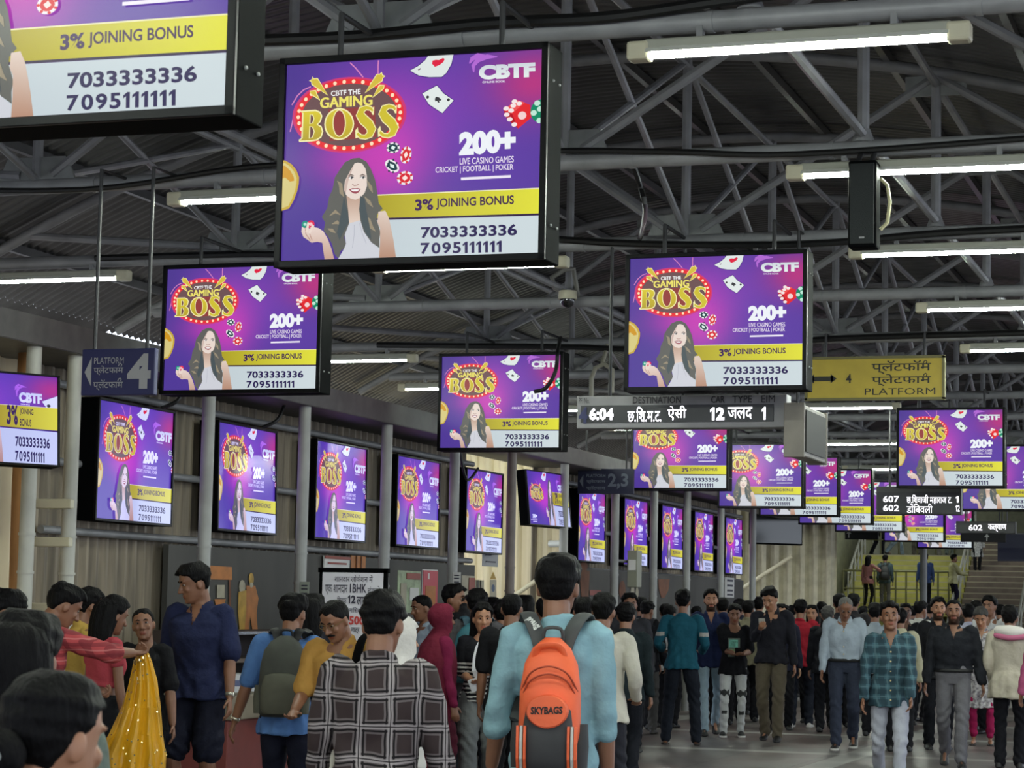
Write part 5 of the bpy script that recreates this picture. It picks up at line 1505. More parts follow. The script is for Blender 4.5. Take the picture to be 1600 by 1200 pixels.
        seed = s.g('seed', 1)
        def fold(P):
            d = .0045 * np.sin(P[:, 2] * 46 + 6 * np.sin(P[:, 0] * 11 + seed) + P[:, 1] * 14) * np.clip((1.25 - P[:, 2]) / .3, 0, 1)
            d += .004 * np.sin(np.arctan2(P[:, 1], P[:, 0]) * 11 + P[:, 2] * 5) * np.clip((1.1 - P[:, 2]) / .25, 0, 1)
            return d
        m = s.g('shirt_m') or cloth(s.g('shirt', (90, 90, 96)))
        mats = [m] + ([cloth(s.g('band'))] if s.g('band') else []) + ([M_placket] if s.g('vneck') else [])
        reg = None
        if s.g('band') and s.g('bandtype') == 'stripes':
            def reg(c): return ((c[:, 2] < 1.2) & (np.mod(c[:, 2], .036) < .015) & (np.abs(c[:, 0]) < .21)).astype(np.int32)
        elif s.g('band'):
            zs0 = s.B((0, 0, 1.385)).z
            def reg(c): return ((np.abs(c[:, 0]) > s.sw * 1.1) & (c[:, 2] < zs0 - .14) & (c[:, 2] > zs0 - .185)).astype(np.int32)
        me = fuse(mb, s.g('topname', 'shirt'), mats, max(.0085, s.vox), 3, wrinkle=s.g('wr', .0062), seed=seed, scale=s.S, region=reg, fold=fold)
        if st in ('shirt', 'polo') and s.g('vopen', True):      # the open collar: a notch down the front
            bm = bmesh.new(); bm.from_mesh(me); dead = []
            ci, si = math.cos(s.lean), math.sin(s.lean)
            for f_ in bm.faces:
                c = f_.calc_center_median() / s.S; y, z = c.y, c.z + s.drop - .95
                yy, zz = y * ci - z * si, .95 + z * ci + y * si
                if yy > .02 and zz > 1.315 and abs(c.x) < .034 * (zz - 1.315) / .1 and zz < 1.5: dead.append(f_)
            bmesh.ops.delete(bm, geom=dead, context='FACES'); bm.to_mesh(me); bm.free()
        return me
    def skirtlike(s):      # long kurta / skirt below the shirt
        return None
    def pants(s):
        st = s.g('pants_t', 'reg'); mb = MB(); g = s.girth
        f = {'reg': 1, 'slim': .84, 'loose': 1.22, 'shorts': 1.15, 'tight': .76}[st]
        mb.loft([s.ring(z, hw * g, d * g, d2 * g, 0, bend=True) for z, hw, d, d2 in ((.84, .115, .08, .09), (.88, .15, .09, .115), (.94, .162, .1, .115), (1.0, .155, .098, .1), (1.045, .146, .092, .09))])
        for q in (1, -1):
            h, k, a = s.hip[q], s.kn[q], s.an[q]
            if st == 'shorts': limb(mb, [h + Vector((0, 0, .02)), h.lerp(k, .5), h.lerp(k, .86), k + (h - k) * .08], [.1, .105, .1, .1], 14, 3)
            else:
                end = a + (k - a) * (.0 if st != 'tight' else .12)
                limb(mb, [h + Vector((0, 0, .02)), h.lerp(k, .35), k, k.lerp(a, .4), end + Vector((0, -.005, -.015 if st != 'tight' else .0))], [.09 * (1 + (f - 1) * .5), .09 * (1 + (f - 1) * .7), .07 * f, .066 * f, (.062 if st != 'slim' else .056) * f], 14, 4)
        m = s.g('pants_m') or cloth(s.g('pants', (50, 52, 60)))
        mats = [m] + ([cloth(s.g('patch'))] if s.g('patch') else []); reg = None
        if s.g('patch'):
            ks = [s.kn[1], s.kn[-1]]
            def reg(c):
                r = np.zeros(len(c), np.int32)
                for kk in ks: r |= ((np.abs(c[:, 2] - kk.z - .08) < .035 - .012 * np.sin(c[:, 0] * 90)) & (np.abs(c[:, 0] - kk.x) < .06) & (c[:, 1] > kk.y - .01)).astype(np.int32) | ((np.abs(c[:, 2] - kk.z + .17) < .022) & (np.abs(c[:, 0] - kk.x) < .035) & (c[:, 1] > kk.y - .06)).astype(np.int32)
                return r
        seed = s.g('seed', 1)
        def fold(P):
            return .005 * np.sin(P[:, 2] * 62 + 5 * np.sin(P[:, 0] * 17 + seed)) * (np.exp(-((P[:, 2] - .5) / .1) ** 2) + .9 * np.exp(-((P[:, 2] - .14) / .09) ** 2) + .25)
        return fuse(mb, 'shorts' if st == 'shorts' else 'trousers', mats, max(.0085, s.vox), 3, wrinkle=.0035, seed=seed + 5, scale=s.S, region=reg, fold=fold)
    def shoe(s, q, root):
        st = s.g('shoes', 'shoe')
        if st == 'none': return
        a = s.an[q]; fz = s.foot[q][2]; toeup = fz if fz >= .1 else 0.0; heel = fz if fz < .1 else fz
        mb = MB(); rr = []
        sl = st == 'sandal'
        for y, w, h in ((-.075, .026, .05), (-.06, .036, .075), (-.02, .04, .088), (.03, .042, .08), (.08, .047, .062), (.13, .047, .05), (.165, .04, .042), (.188, .02, .026)):
            if sl: h = .022
            z0 = (toeup + (heel - toeup) * max(0, min(1, (.10 - y) / .17))); row = []
            for i in range(16):
                t = 2 * math.pi * i / 16; z = max(0, .5 + .62 * math.sin(t)) * h / 1.12; row.append(Vector((a.x + q * .01 + math.cos(t) * w * (1.0 if math.sin(t) < .2 else .86), a.y + y, z0 + max(0, z))))
            rr.append(row)
        mb.loft(rr)
        n0 = len(mb.f)
        if s.g('sole'):
            rr = []
            for y, w in ((-.085, .02), (-.07, .036), (-.02, .044), (.03, .046), (.08, .051), (.13, .051), (.17, .043), (.198, .02)):
                z0 = (toeup + (heel - toeup) * max(0, min(1, (.10 - y) / .17))); rr.append([Vector((a.x + q * .01 + sx * w, a.y + y, z0 + z)) for sx, z in ((-1, 0), (1, 0), (1, .024), (-1, .024))])
            mb.loft(rr, 1)
        mm = [mat('shoe %d %d %d' % s.g('shoec', (22, 21, 22)), s.g('shoec', (22, 21, 22)), .5), mat('pale sole', (196, 194, 188), .6)]
        link('sandal' if sl else 'shoe', s.scaled(mb, 'shoe', mm), root)


M_placket = mat('dark placket', (40, 40, 44), .8)
PEOPLE = {}


def person(pid, label, px, py, d=None, feet=None, face=0, **k):
    """px, py = the crown of the head in the photo; d = distance along the view, or feet = pixel row of the feet"""
    f = Fig(**k); f.S = 1.0; f.pose()
    if d is None:
        p = at_z(px, feet, 0); d = (p - CAM).dot(FWD)
    P = at_d(px, py, d); base = k.get('ground', 0.0)
    H = P.z - base; f.S = S = H / f.top.z
    to = Vector((CAM.x - P.x, CAM.y - P.y)); rz = math.atan2(to.y, to.x) - math.pi / 2 + math.radians(face)
    c, sn = math.cos(rz), math.sin(rz); tx, ty = f.top.x * S, f.top.y * S
    root = tag(empty('person', (P.x - (tx * c - ty * sn), P.y - (tx * sn + ty * c), base), rz), label, 'person')
    f.root = root; f.rz = rz
    link('body', f.body(), root)
    h = f.hair()
    if h: link('hair', h, root)
    if abs(((face + math.degrees(f.hy) + 180) % 360) - 180) < 120 and k.get('faced', True): f.face(root)
    f.top_o = link(k.get('topname', 'shirt'), f.shirt(), root)
    if k.get('buttons'):
        for z in np.arange(k.get('hem', .8) + .06, 1.31, .085):
            b = MB(); b.ball(f.B((0, float(np.interp(z, [.7, .82, .93, 1.03, 1.13, 1.24, 1.33], [.15, .145, .128, .112, .118, .126, .12])) * f.girth + .001, z)), (.0075, .005, .0075), n=10, m=6)
            link('button', f.scaled(b, 'button', mat('shirt button', k['buttons'], .4)), f.top_o)
    if k.get('pants_t') != 'none': link('trousers' if k.get('pants_t') != 'shorts' else 'shorts', f.pants(), root)
    for q in (1, -1): f.shoe(q, root)
    if k.get('long'):     # skirt or long kurta: colour, hem height, flare
        col, hem, fl = k['long']; mb = MB()
        mb.loft([f.ring(z, .16 * f.girth + (1.02 - z) * fl, .11 * f.girth + (1.02 - z) * fl, .115 * f.girth + (1.02 - z) * fl, wav=.05 * (1.02 - z), ph=z) for z in np.linspace(hem, 1.03, 7)])
        m = k.get('long_m') or cloth(col); link(k.get('longname', 'skirt'), fuse(mb, 'skirt', [m], .011, 2, .006, k.get('seed', 1), S, fold=lambda Q: .014 * np.sin(np.arctan2(Q[:, 1], Q[:, 0]) * 13) * np.clip((1.0 - Q[:, 2]), 0, 1)), root)
    if k.get('veil'):     # cloth over head and shoulders
        col, ln = k['veil']; mb = MB(); Hm = f.HM; N = 40; rr = []
        for t in (1.0, .95, .85, .7, .5, .25, 0, -.3, -.6):
            rr.append([Hm @ head_pt(2 * math.pi * j / N, min(t, .985), .03 if 58 < abs(math.degrees(2 * math.pi * j / N) if j <= N // 2 else 360 - math.degrees(2 * math.pi * j / N)) or t > .55 else -.02) for j in range(N)])
        ax = Hm.to_3x3() @ Vector((1, 0, 0)); ax.z = 0; ax.normalize(); ay = Vector((-ax.y, ax.x, 0)); c0 = f.B((0, -.02, 1.4))
        for z, w_, dd in ((1.43, .1, .1), (1.36, .2, .14), (1.2, .22, .17), (1.2 - ln * .5, .21, .17), (1.2 - ln, .19, .15)):
            c1 = f.B((0, -.02, z)); rr.append([c1 - ay * 0 + ax * (w_ * math.sin(2 * math.pi * j / N) * (1 + .04 * math.sin(13 * 2 * math.pi * j / N))) + ay * (dd * math.cos(2 * math.pi * j / N) * (1 + .05 * math.sin(11 * 2 * math.pi * j / N))) for j in range(N)])
        mb.loft(rr); link('head_scarf', f.scaled(mb, 'head_scarf', cloth(col)), root)
    if k.get('watch'):
        q = k['watch']; e, w = f.el[q], f.wr[q]; dd = (w - e).normalized(); b = MB(); b.tube([w - dd * .025, w - dd * .005], .031, 14); b.box(w - dd * .015 + Vector((q * .027, 0, 0)), (.012, .03, .03), bev=.003)
        link('wristwatch', f.scaled(b, 'wristwatch', mat('bright metal', (200, 196, 180), .25, metal=.8)), root)
    if k.get('belt'):
        b = MB(); b.loft([f.ring(z, .17 * f.girth, .118 * f.girth, .122 * f.girth) for z in (.965, .998)]); link('belt', f.scaled(b, 'belt', M_blackm), root)
    f.P = P; PEOPLE[pid] = f
    return f


def W_(f, v):
    """point of a figure (1.70 m body units) in the world"""
    v = Vector(v) * f.S; c, s = math.cos(f.rz), math.sin(f.rz); L = f.root.location
    return Vector((L.x + v.x * c - v.y * s, L.y + v.x * s + v.y * c, L.z + v.z))


def phone(f, q, label, col=(20, 20, 24), size=(.075, .15, .009)):
    e, w = f.el[q], f.wr[q]; d = (w - e).normalized(); p = w + d * .1 + Vector((0, 0, .03))
    t = tag(empty('mobile_phone', W_(f, p), f.rz), label, 'phone')
    R = Matrix.Rotation(math.radians(50), 3, 'X')
    b = MB(); b.box((0, 0, 0), size, rot=Matrix.Rotation(math.radians(50), 4, 'X'), bev=.003); b.build('phone_body', mat('phone %d %d %d' % col, col, .25), t)
    b = MB(); b.box(R @ Vector((0, 0, .0055)), (size[0] * .92, size[1] * .92, .002), rot=Matrix.Rotation(math.radians(50), 4, 'X')); b.build('phone_display', mat('phone glass', (16, 18, 22), .1), t)
    return t


def backpack(f, label, m_main, m_low=None, w=.30, h=.44, d=.16, z0=.93, detail=None, straps=None, name='backpack'):
    """worn on the back of figure f"""
    S = f.S; t = tag(empty(name, W_(f, (0, 0, 0)), f.rz), label, 'backpack')
    low = m_low or m_main
    yb = f.B((0, -.13 * f.girth, 1.2)).y; lean = f.lean
    def q(x, y, z):   # x across, y away from the back, z up from the bag's foot
        p = f.B((x, -.14 * f.girth - y, z0 + z)); return p * S
    def rings(z_list, x0, n=30):
        out = []
        for z, hw, y0, y1 in z_list:
            r = []
            for i in range(n):
                a = 2 * math.pi * i / n; c, sn = math.cos(a), math.sin(a)
                r.append(q(x0 + math.copysign(abs(c) ** .7, c) * hw, (y0 + y1) / 2 + math.copysign(abs(sn) ** .75, sn) * (y1 - y0) / 2, z))
            out.append(r)
        return out
    W2 = w / 2
    b = MB(); b.loft(rings([(0, W2 * .8, .02, d * .7), (.02, W2 * .95, .005, d * .9), (h * .3, W2, .0, d), (h * .6, W2 * .98, .0, d * .95), (h * .8, W2 * .86, .0, d * .8), (h * .92, W2 * .62, .005, d * .58), (h, W2 * .25, .015, d * .3)], 0)); b.build('main_compartment', m_main, t, True)
    b = MB(); b.loft(rings([(.02, W2 * .7, d * .6, d * 1.12), (.05, W2 * .8, d * .6, d * 1.24), (h * .3, W2 * .82, d * .6, d * 1.28), (h * .46, W2 * .72, d * .6, d * 1.12), (h * .5, W2 * .5, d * .6, d * .98)], 0)); b.build('front_pocket', low, t, True)
    for sx in (-1, 1):
        b = MB(); b.loft(rings([(.02, .03, .02, d * .7), (h * .2, .035, .02, d * .75), (h * .36, .03, .03, d * .6)], sx * W2 * .98, 14)); b.build('side_pocket', low, t, True)
    ms = straps or low
    for sx in (-1, 1):
        P = [(sx * .045, .0, h - .05), (sx * .06, -.012, h - .0), (sx * .08, -.022, h + .045)]
        pts = [q(*p) for p in P] + [f.B(p) * S for p in ((sx * .10, -.07, 1.462), (sx * .118, .0, 1.475), (sx * .125, .085, 1.415), (sx * .128, .135 * f.girth, 1.3), (sx * .135, .12 * f.girth, 1.15), (sx * .175 * f.girth, .02, 1.05))]
        b = MB(); b.tube(catmull(pts, 4), .034 * S, 10, flat=.28, upv=(0, -.3, 1)); b.build('strap', ms, t, True)
    b = MB(); b.tube(catmull([q(-.04, .0, h - .01), q(-.03, .02, h + .035), q(.03, .02, h + .035), q(.04, .0, h - .01)], 4), .008, 8); b.build('handle', ms, t, True)
    f.bagq = q
    return t

# ================================================================== who stands where
MP_bw = plaid('charcoal white plaid', (50, 40, 40), [((104, 96, 96), .112, .0, .027, .75, 'x'), ((104, 96, 96), .118, .03, .027, .7, 'z'), ((20, 16, 18), .112, .016, .0035, 1, 'x'), ((20, 16, 18), .112, -.016, .0035, 1, 'x'), ((20, 16, 18), .118, .046, .0035, 1, 'z'), ((20, 16, 18), .118, .014, .0035, 1, 'z'), ((150, 142, 142), .112, .0, .009, .8, 'x'), ((150, 142, 142), .118, .03, .009, .8, 'z'), ((24, 20, 22), .112, .0, .002, 1, 'x'), ((24, 20, 22), .118, .03, .002, 1, 'z')], 1)
MP_teal = plaid('teal plaid', (58, 88, 98), [((34, 52, 62), .085, 0, .022, .75, 'x'), ((34, 52, 62), .085, 0, .022, .75, 'z'), ((88, 112, 120), .085, .042, .006, .45, 'x'), ((88, 112, 120), .085, .042, .006, .45, 'z')], 1)
MP_red = plaid('red plaid', (172, 70, 72), [((110, 40, 46), .06, 0, .012, .7, 'x'), ((196, 120, 116), .06, .03, .004, .7, 'z'), ((110, 40, 46), .06, 0, .010, .7, 'z')], 1)
M_jean = mat('blue denim', (52, 74, 112), .85, noise=.3, nscale=9, bump=.2, bscale=60)
M_ljean = mat('pale denim', (150, 172, 184), .85, noise=.2, nscale=7, bump=.2, bscale=60)
M_floral = mat('white floral print', (206, 202, 200), .8, noise=.9, nscale=30, var2=(96, 88, 98))
M_dots = mat('black dotted print', (226, 224, 220), .8, noise=.9, nscale=60, var2=(16, 16, 18))

BK = (28, 28, 32)
# ---- foreground, left
f1 = person('hair', 'person with long dark hair and grey green jacket at the left frame edge', 40, 957, 5.2, face=158, sex='f', near=2, hair='long', hairlen=.46, shirt=(104, 116, 106), girth=1.22, sw=.185, pants=(40, 42, 50), top='hood', seed=3)
f2 = person('clip', 'person with tied dark hair and a pale hair clip, nearest, at the bottom left corner', 92, 1049, 3.5, face=128, head=(8, 4, 0), sex='f', near=3, hair='bun', bunz=-.04, skin='l', shirt=(44, 44, 52), pants=BK, seed=5, faced=False)
p = f2.HM @ Vector((0, -.165, -.03)); t = tag(empty('hair_clip', W_(f2, p), f2.rz), 'pale shiny clip in the tied hair at the bottom left corner', 'hair clip')
b = MB(); b.tube([(-.045, -.012, .0), (-.02, -.022, .012), (.02, -.022, .012), (.045, -.012, 0)], .011, 10, flat=.5); b.build('clip_bar', mat('pearly clip', (206, 180, 186), .2, metal=.4), t, True)
b = MB(); b.tube([(-.04, 0, -.012), (0, -.012, -.016), (.04, 0, -.012)], .007, 8); b.build('clip_jaw', M_steel, t, True)
person('edge', 'person with black hair looking left at the left frame edge, mostly hidden', 14, 921, 11.5, face=-105, near=2, shirt=(52, 50, 56), seed=8, hair='tall')
f4 = person('redplaid', 'person in red plaid shirt seen from behind, reaching right with the yellow cloth', 114, 915, 12.3, face=118, near=2, head=(24, -8, 0), lean=15, R=(.10, .50, 1.43), L=(-.1, .3, 1.15), curl=.95, sleeve='rolled', shirt_m=MP_red, pants=(44, 46, 56), seed=11)
person('dupatta', 'person with black bun hair and pale yellow scarf between red plaid shirt and ponytail', 146, 918, 14.7, face=105, sex='f', near=2, hair='bun', shirt=(196, 158, 70), pants=BK, seed=12, head=(12, 0, 0), faced=False)
f6 = person('pinkblouse', 'person with thick black hair, pink blouse and black skirt beside the yellow cloth', 184, 933, 13.7, face=120, sex='f', near=2, hair='long', hairlen=.3, head=(18, 0, 0), shirt=(190, 66, 78), sleeve='cap', hem=1.1, top='tee', pants=BK, long=(BK, .12, .09), R='down', seed=13, faced=False)
person('boy', 'child in black top looking back towards the camera beside the man in navy', 222, 950, 14.4, face=-14, near=2, hair='crop', shirt=(24, 24, 28), sleeve='half', top='tee', pants=BK, head=(-4, 6, 8), seed=14, sw=.15)
f8 = person('navy', 'tall person in navy polo shirt and navy shorts looking down to the left', 299, 881, 15.0, face=-28, near=2, hair='tall', head=(16, -46, 0), shirt=(34, 40, 74), sleeve='half', top='polo', pants_t='shorts', pants=(26, 28, 44), skin='m', L=(.26, .06, .84), R=(.2, .2, 1.0), hem=.84, girth=1.12, watch=-1, shoes='sandal', shoec=(40, 36, 34), seed=15, legs='easy')
f9 = person('bluebag', 'person in blue short sleeved shirt with dark olive backpack, seen from behind', 459, 928, 13.5, face=170, near=2, lean=7, head=(4, -14, 0), shirt=(78, 120, 182), sleeve='half', pants=(26, 28, 44), L=(.36, .04, .86), R=(.14, .34, 1.08), watch=-1, seed=16, legs='stepL')
backpack(f9, 'dark olive backpack worn by the person in the blue shirt', mat('olive black cloth', (52, 54, 48), .8, noise=.35, nscale=8), mat('olive cloth', (70, 70, 58), .8, noise=.3), h=.5, w=.3, z0=.92, straps=M_blackm)
person('behindblue', 'person with long black hair just right of the blue shirt, facing away', 488, 929, 15.6, face=165, sex='f', near=2, hair='long', hairlen=.3, shirt=(40, 40, 50), pants=BK, seed=17)
f10 = person('mustard', 'person in mustard shirt with glasses and moustache looking down', 516, 940, 12.6, face=-22, near=2, head=(30, -16, 0), lean=4, shirt=(184, 134, 58), sleeve='half', hair='crop', glasses=True, moustache=True, skin='m', R=(.2, .28, 1.02), L=(.24, .06, .85), pants=(206, 200, 184), hem=.78, buttons=(214, 190, 140), seed=18, girth=1.08)
t = tag(empty('shoulder_strap_bag', W_(f10, (0, 0, 0)), f10.rz), 'black bag strap over the mustard shoulder behind the plaid shirt', 'bag')
b = MB(); b.tube(catmull([f10.B(q) * f10.S for q in ((-.14, .13, 1.25), (-.15, .12, 1.36), (-.155, .03, 1.47), (-.155, -.08, 1.45), (-.16, -.14, 1.3), (-.17, -.15, 1.1))], 5), .045, 10, flat=.3, upv=(0, .2, 1)); b.build('strap', M_black, t, True)
b = MB(); b.box(f10.B((-.1, -.2, 1.0)) * f10.S, (.3, .12, .34), bev=.03); b.build('bag_body', M_blackm, t)
f11 = person('plaid', 'person in charcoal and white plaid shirt seen from behind, in the centre foreground', 601, 927, 8.4, face=171, near=3, head=(10, -8, 0), hair='short', shirt_m=MP_bw, sleeve='rolled', pants=(40, 42, 52), L=(.28, .10, .84), R=(.29, .06, .83), hem=.78, seed=21, girth=1.05, sw=.182, wr=.0055)
person('whiteveil', 'person with a white head scarf right behind the ear of the plaid shirt', 624, 966, 11.2, face=118, sex='f', near=2, veil=((214, 208, 200), .6), shirt=(206, 202, 196), pants=(150, 140, 130), hair='crop', skin='l', seed=22)
# ---- middle, left of the orange backpack
person('paleblue', 'person in pale blue shirt looking left, in front of the red poster', 657, 929, 20.0, face=-55, near=1, hair='crop', shirt=(156, 170, 190), pants=(60, 60, 70), head=(12, -10, 0), seed=23)
person('maroon', 'person in a maroon head scarf facing right', 690, 945, 17.4, face=112, sex='f', near=1, veil=((112, 28, 50), .75), shirt=(128, 26, 66), pants=(80, 24, 40), long=((112, 28, 50), .2, .06), hair='crop', seed=24, faced=False)
f14 = person('oncall', 'person with black hair holding a phone to the ear behind the maroon scarf', 709, 914, 19.6, face=70, near=1, shirt=(30, 30, 34), R=(.1, .14, 1.52), pants=BK, seed=25, hair='tall')
phone(f14, 1, 'phone held to the ear by the person behind the maroon scarf', size=(.07, .14, .009))
f15 = person('greytee', 'person in grey tee shirt with teal backpack facing away', 746, 921, 18.6, face=172, near=1, hair='short', shirt=(78, 76, 80), sleeve='half', top='tee', pants=(44, 48, 60), seed=26)
backpack(f15, 'teal backpack on the person in the grey tee shirt', mat('teal cloth', (36, 92, 104), .7, noise=.2), mat('dark teal cloth', (28, 62, 76), .7), w=.32, h=.5, z0=.92, straps=mat('dark teal cloth', (28, 62, 76), .7))
f16 = person('stripes', 'person with long hair in a black top with white stripes and grey trousers', 754, 944, 17.6, face=-4, sex='f', near=1, hair='long', hairlen=.3, hairback=0, head=(4, 14, 0), skin='l', shirt=(26, 26, 32), band=(206, 204, 200), bandtype='stripes', sleeve='half', top='tee', pants=(118, 122, 122), pants_t='loose', R='belly', L=(.1, .28, 1.12), hem=.86, seed=27, legs='stepR')
p = W_(f16, (-.06, .32, 1.14)); t = tag(empty('paper_bag', p, f16.rz), 'white crumpled paper bag held by the person in the striped top', 'bag')
b = MB(); b.loft([[Vector((x * w, y * d - z * .05, z)) for x, y in ((-1, -.8), (-.3, -1), (.4, -.9), (1, -1), (.95, .2), (1, 1), (.2, .85), (-.5, 1), (-1, .9), (-.9, 0))] for z, w, d in ((-.05, .08, .03), (0, .1, .05), (.1, .095, .04), (.18, .08, .02), (.22, .06, .008))]); b.build('paper', mat('white paper', (206, 206, 212), .7, bump=.4, bscale=20), t)
b = MB(); b.box((.06, .02, -.1), (.12, .03, .1), rot=Matrix.Rotation(.4, 4, 'Y'), bev=.004); b.build('folded_sheet', mat('white paper', (206, 206, 212), .7), t)
person('maroonjacket', 'person in maroon jacket facing away, left of the orange backpack', 786, 938, 19.0, face=175, near=1, shirt=(74, 28, 40), pants=BK, seed=28, hair='short')
person('blacktee', 'person in black tee shirt close behind the left shoulder of the pale blue shirt', 800, 926, 16.5, face=170, near=1, shirt=(24, 24, 28), sleeve='half', top='tee', pants=BK, hair='crop', seed=29)
person('dark1', 'person with wavy black hair beside the black tee shirt, facing away', 821, 931, 20.8, face=178, sex='f', near=1, hair='long', hairlen=.2, shirt=(52, 30, 38), pants=BK, seed=30)
person('dark2', 'person in dark top whose head shows left of the tall back of head', 770, 934, 23.0, face=185, near=1, shirt=(42, 40, 46), pants=BK, seed=31)
# ---- the one with the orange backpack
f19 = person('orange', 'person in pale blue shirt carrying the orange backpack, seen from behind', 872, 868, 9.2, face=175, near=3, hair='tall', head=(0, -6, 0), shirt=(136, 178, 190), sleeve='rolled', pants_m=M_jean, pants=(52, 74, 112), skin='m', L=(.27, .08, .80), R=(.22, .04, .78), hem=.74, wr=.007, seed=33, legs='stepR', sw=.170, girth=.94)
M_or = mat('orange bag cloth', (226, 96, 52), .6, noise=.12, nscale=6, bump=.25, bscale=14); M_bb = mat('black bag cloth', (50, 50, 52), .75, noise=.2)
bp = backpack(f19, 'bright orange and black backpack worn over the pale blue shirt', M_or, M_bb, w=.245, h=.52, d=.17, z0=.86, straps=mat('charcoal webbing', (62, 64, 64), .8))
q = f19.bagq
b = MB(); n = 26
b.poly([q(.082 * math.cos(a), .17 * 1.30 if False else .222 - .0015 * math.cos(a) ** 2 * 10, .235 + .062 * math.sin(a)) for a in np.linspace(0, 2 * math.pi, n, endpoint=False)])
b.loft([[q(k * .082 * math.cos(a), y, .235 + k * .062 * math.sin(a)) for a in np.linspace(0, 2 * math.pi, n, endpoint=False)] for k, y in ((1, .14), (1, .214), (.93, .226))]); flap = b.build('oval_flap', M_or, bp)
b = MB(); put_text(b, 'SKYBAGS', q(-.062, .2285, .222), q(.062, .2285, .227) - q(-.062, .2285, .222), q(-.062, .2285, .25) - q(-.062, .2285, .222), .04); b.build('logo_lettering', M_blackm, flap)
for sx in (-1, 1):
    for j, mm in enumerate((M_or, mat('pale webbing', (190, 186, 180), .7), M_or)):
        x = sx * (.085 + .014 * j); b = MB(); b.loft([[q(x - .005, yy, z), q(x + .005, yy, z), q(x + .005, yy - .03, z), q(x - .005, yy - .03, z)] for z, yy in ((.02, .19), (.06, .213), (.12, .219), (.18, .214))]); b.build('side_stripe', mm, bp)
b = MB(); b.tube(catmull([q(-.06, .1, .44), q(-.045, .12, .48), q(.03, .115, .485), q(.055, .1, .44)], 5), .016, 10, flat=.5); b.build('top_handle', M_or, bp, True)
for z in (.36, .33):
    b = MB(); b.tube(catmull([q(-.11, .12, z - .05), q(-.07, .165, z + .02), q(0, .172, z + .045), q(.07, .165, z + .02), q(.11, .12, z - .05)], 5), .004, 6); b.build('zip', mat('dark orange seam', (150, 56, 30), .7), bp, True)
A0, B0 = f19.B((-.112, -.085, 1.452)) * f19.S, q(-.068, -.022, .555)
d_ = (B0 - A0); up_ = Vector((.75, .1, .5)).normalized() * .042
b = MB(); put_text(b, 'SKYBAGS', A0 + d_ * .02 - up_ * .35 + Vector((0, -.018, .004)), d_ * 1.05, up_ * .75, .05); b.build('strap_lettering', mat('white strap print', (200, 202, 196), .6), bp)
# ---- behind and right of it
person('tan', 'person in tan shirt with black hair, right beside the orange backpack strap', 913, 931, 16.2, face=176, near=1, shirt=(176, 146, 120), pants=BK, seed=35, hair='crop')
f20 = person('cream', 'person in cream long sleeved shirt facing away, right of the pale blue shirt', 943, 928, 15.2, face=168, near=1, shirt=(200, 194, 178), pants=(44, 44, 52), R=(.22, .16, .98), seed=36)
person('far1', 'person with dark hair between the cream shirt and the black tops', 960, 950, 25, face=180, near=0, shirt=(70, 50, 60), pants=BK, seed=37)
person('far2', 'person with dark tousled hair facing the camera, half hidden behind black tops', 984, 927, 24, face=8, near=0, shirt=(50, 50, 56), pants=BK, seed=38, hair='tall')
person('greenblack', 'person in dark green black top facing away, left of the black backpack', 978, 942, 19.5, face=176, near=1, shirt=(26, 36, 40), band=None, pants=(22, 24, 32), seed=39, shoec=(120, 116, 108), legs='stepL')
f22 = person('blackbag', 'person in black jacket and grey trousers wearing a black backpack', 1012, 939, feet=1146, face=168, near=1, head=(10, -16, 0), shirt=(34, 34, 40), pants=(92, 90, 88), seed=40, hair='short', legs='stepR', R=(.24, .1, .9), L='phone', shoec=(60, 56, 54))
backpack(f22, 'black backpack on the person in the grey trousers', mat('black pack cloth', (26, 26, 32), .7), mat('black pack cloth 2', (34, 34, 40), .7), w=.3, h=.46, z0=.88)
p = at_d(1033, 991, f22.P.dot(FWD) - CAM.dot(FWD) - .1); t = tag(empty('leaflet', p, f22.rz + .3), 'grey white leaflet held up beside the black jacket', 'leaflet')
b = MB(); b.box((0, 0, 0), (.13, .004, .19), rot=Matrix.Rotation(-.35, 4, 'Y')); b.build('sheet', mat('leaflet paper', (176, 176, 184), .6), t)
b = MB(); b.box((.01, -.003, -.04), (.08, .002, .06), rot=Matrix.Rotation(-.35, 4, 'Y')); b.build('printed_picture', mat('leaflet print', (90, 90, 96), .6), t)
person('whiteshirt1', 'person in white shirt mostly hidden behind the teal sweater', 1046, 946, 29, face=160, near=0, shirt=(214, 212, 208), pants=BK, seed=41)
f24 = person('teal', 'person in teal sweater with pale sleeve bands and dark trousers, from behind', 1067, 922, feet=1162, face=177, near=1, hair='short', shirt=(26, 88, 108), band=(168, 164, 158), sleeve='full', top='tee', pants=(30, 34, 44), shoes='sandal', shoec=(40, 34, 32), legs='wide', L=(.22, .2, 1.05), R=(.22, .2, 1.05), seed=42, hem=.84)
f25 = person('navyshirt', 'person in dark blue shirt and pale jeans walking towards the camera', 1111, 921, feet=1147, face=4, near=1, hair='short', beard=True, skin='l', shirt=(36, 46, 84), pants_m=M_ljean, pants=(150, 172, 184), legs='walkR', seed=43, pants_t='slim')
f26 = person('ripped', 'short person in black tee shirt with green print and patched white jeans', 1148, 944, feet=1151, face=2, near=1, hair='short', shirt=(24, 24, 28), sleeve='half', top='tee', pants=(208, 210, 208), patch=(70, 72, 72), pants_t='slim', R=(.0, .26, 1.08), L=(.12, .24, 1.08), head=(14, 4, 0), sole=True, legs='easy', seed=44, skin='m', hem=.8, sw=.165)
phone(f26, 1, 'dark phone in the hands of the person in patched white jeans')
b = MB(); y0 = f26.B((0, .138, 1.2)).y
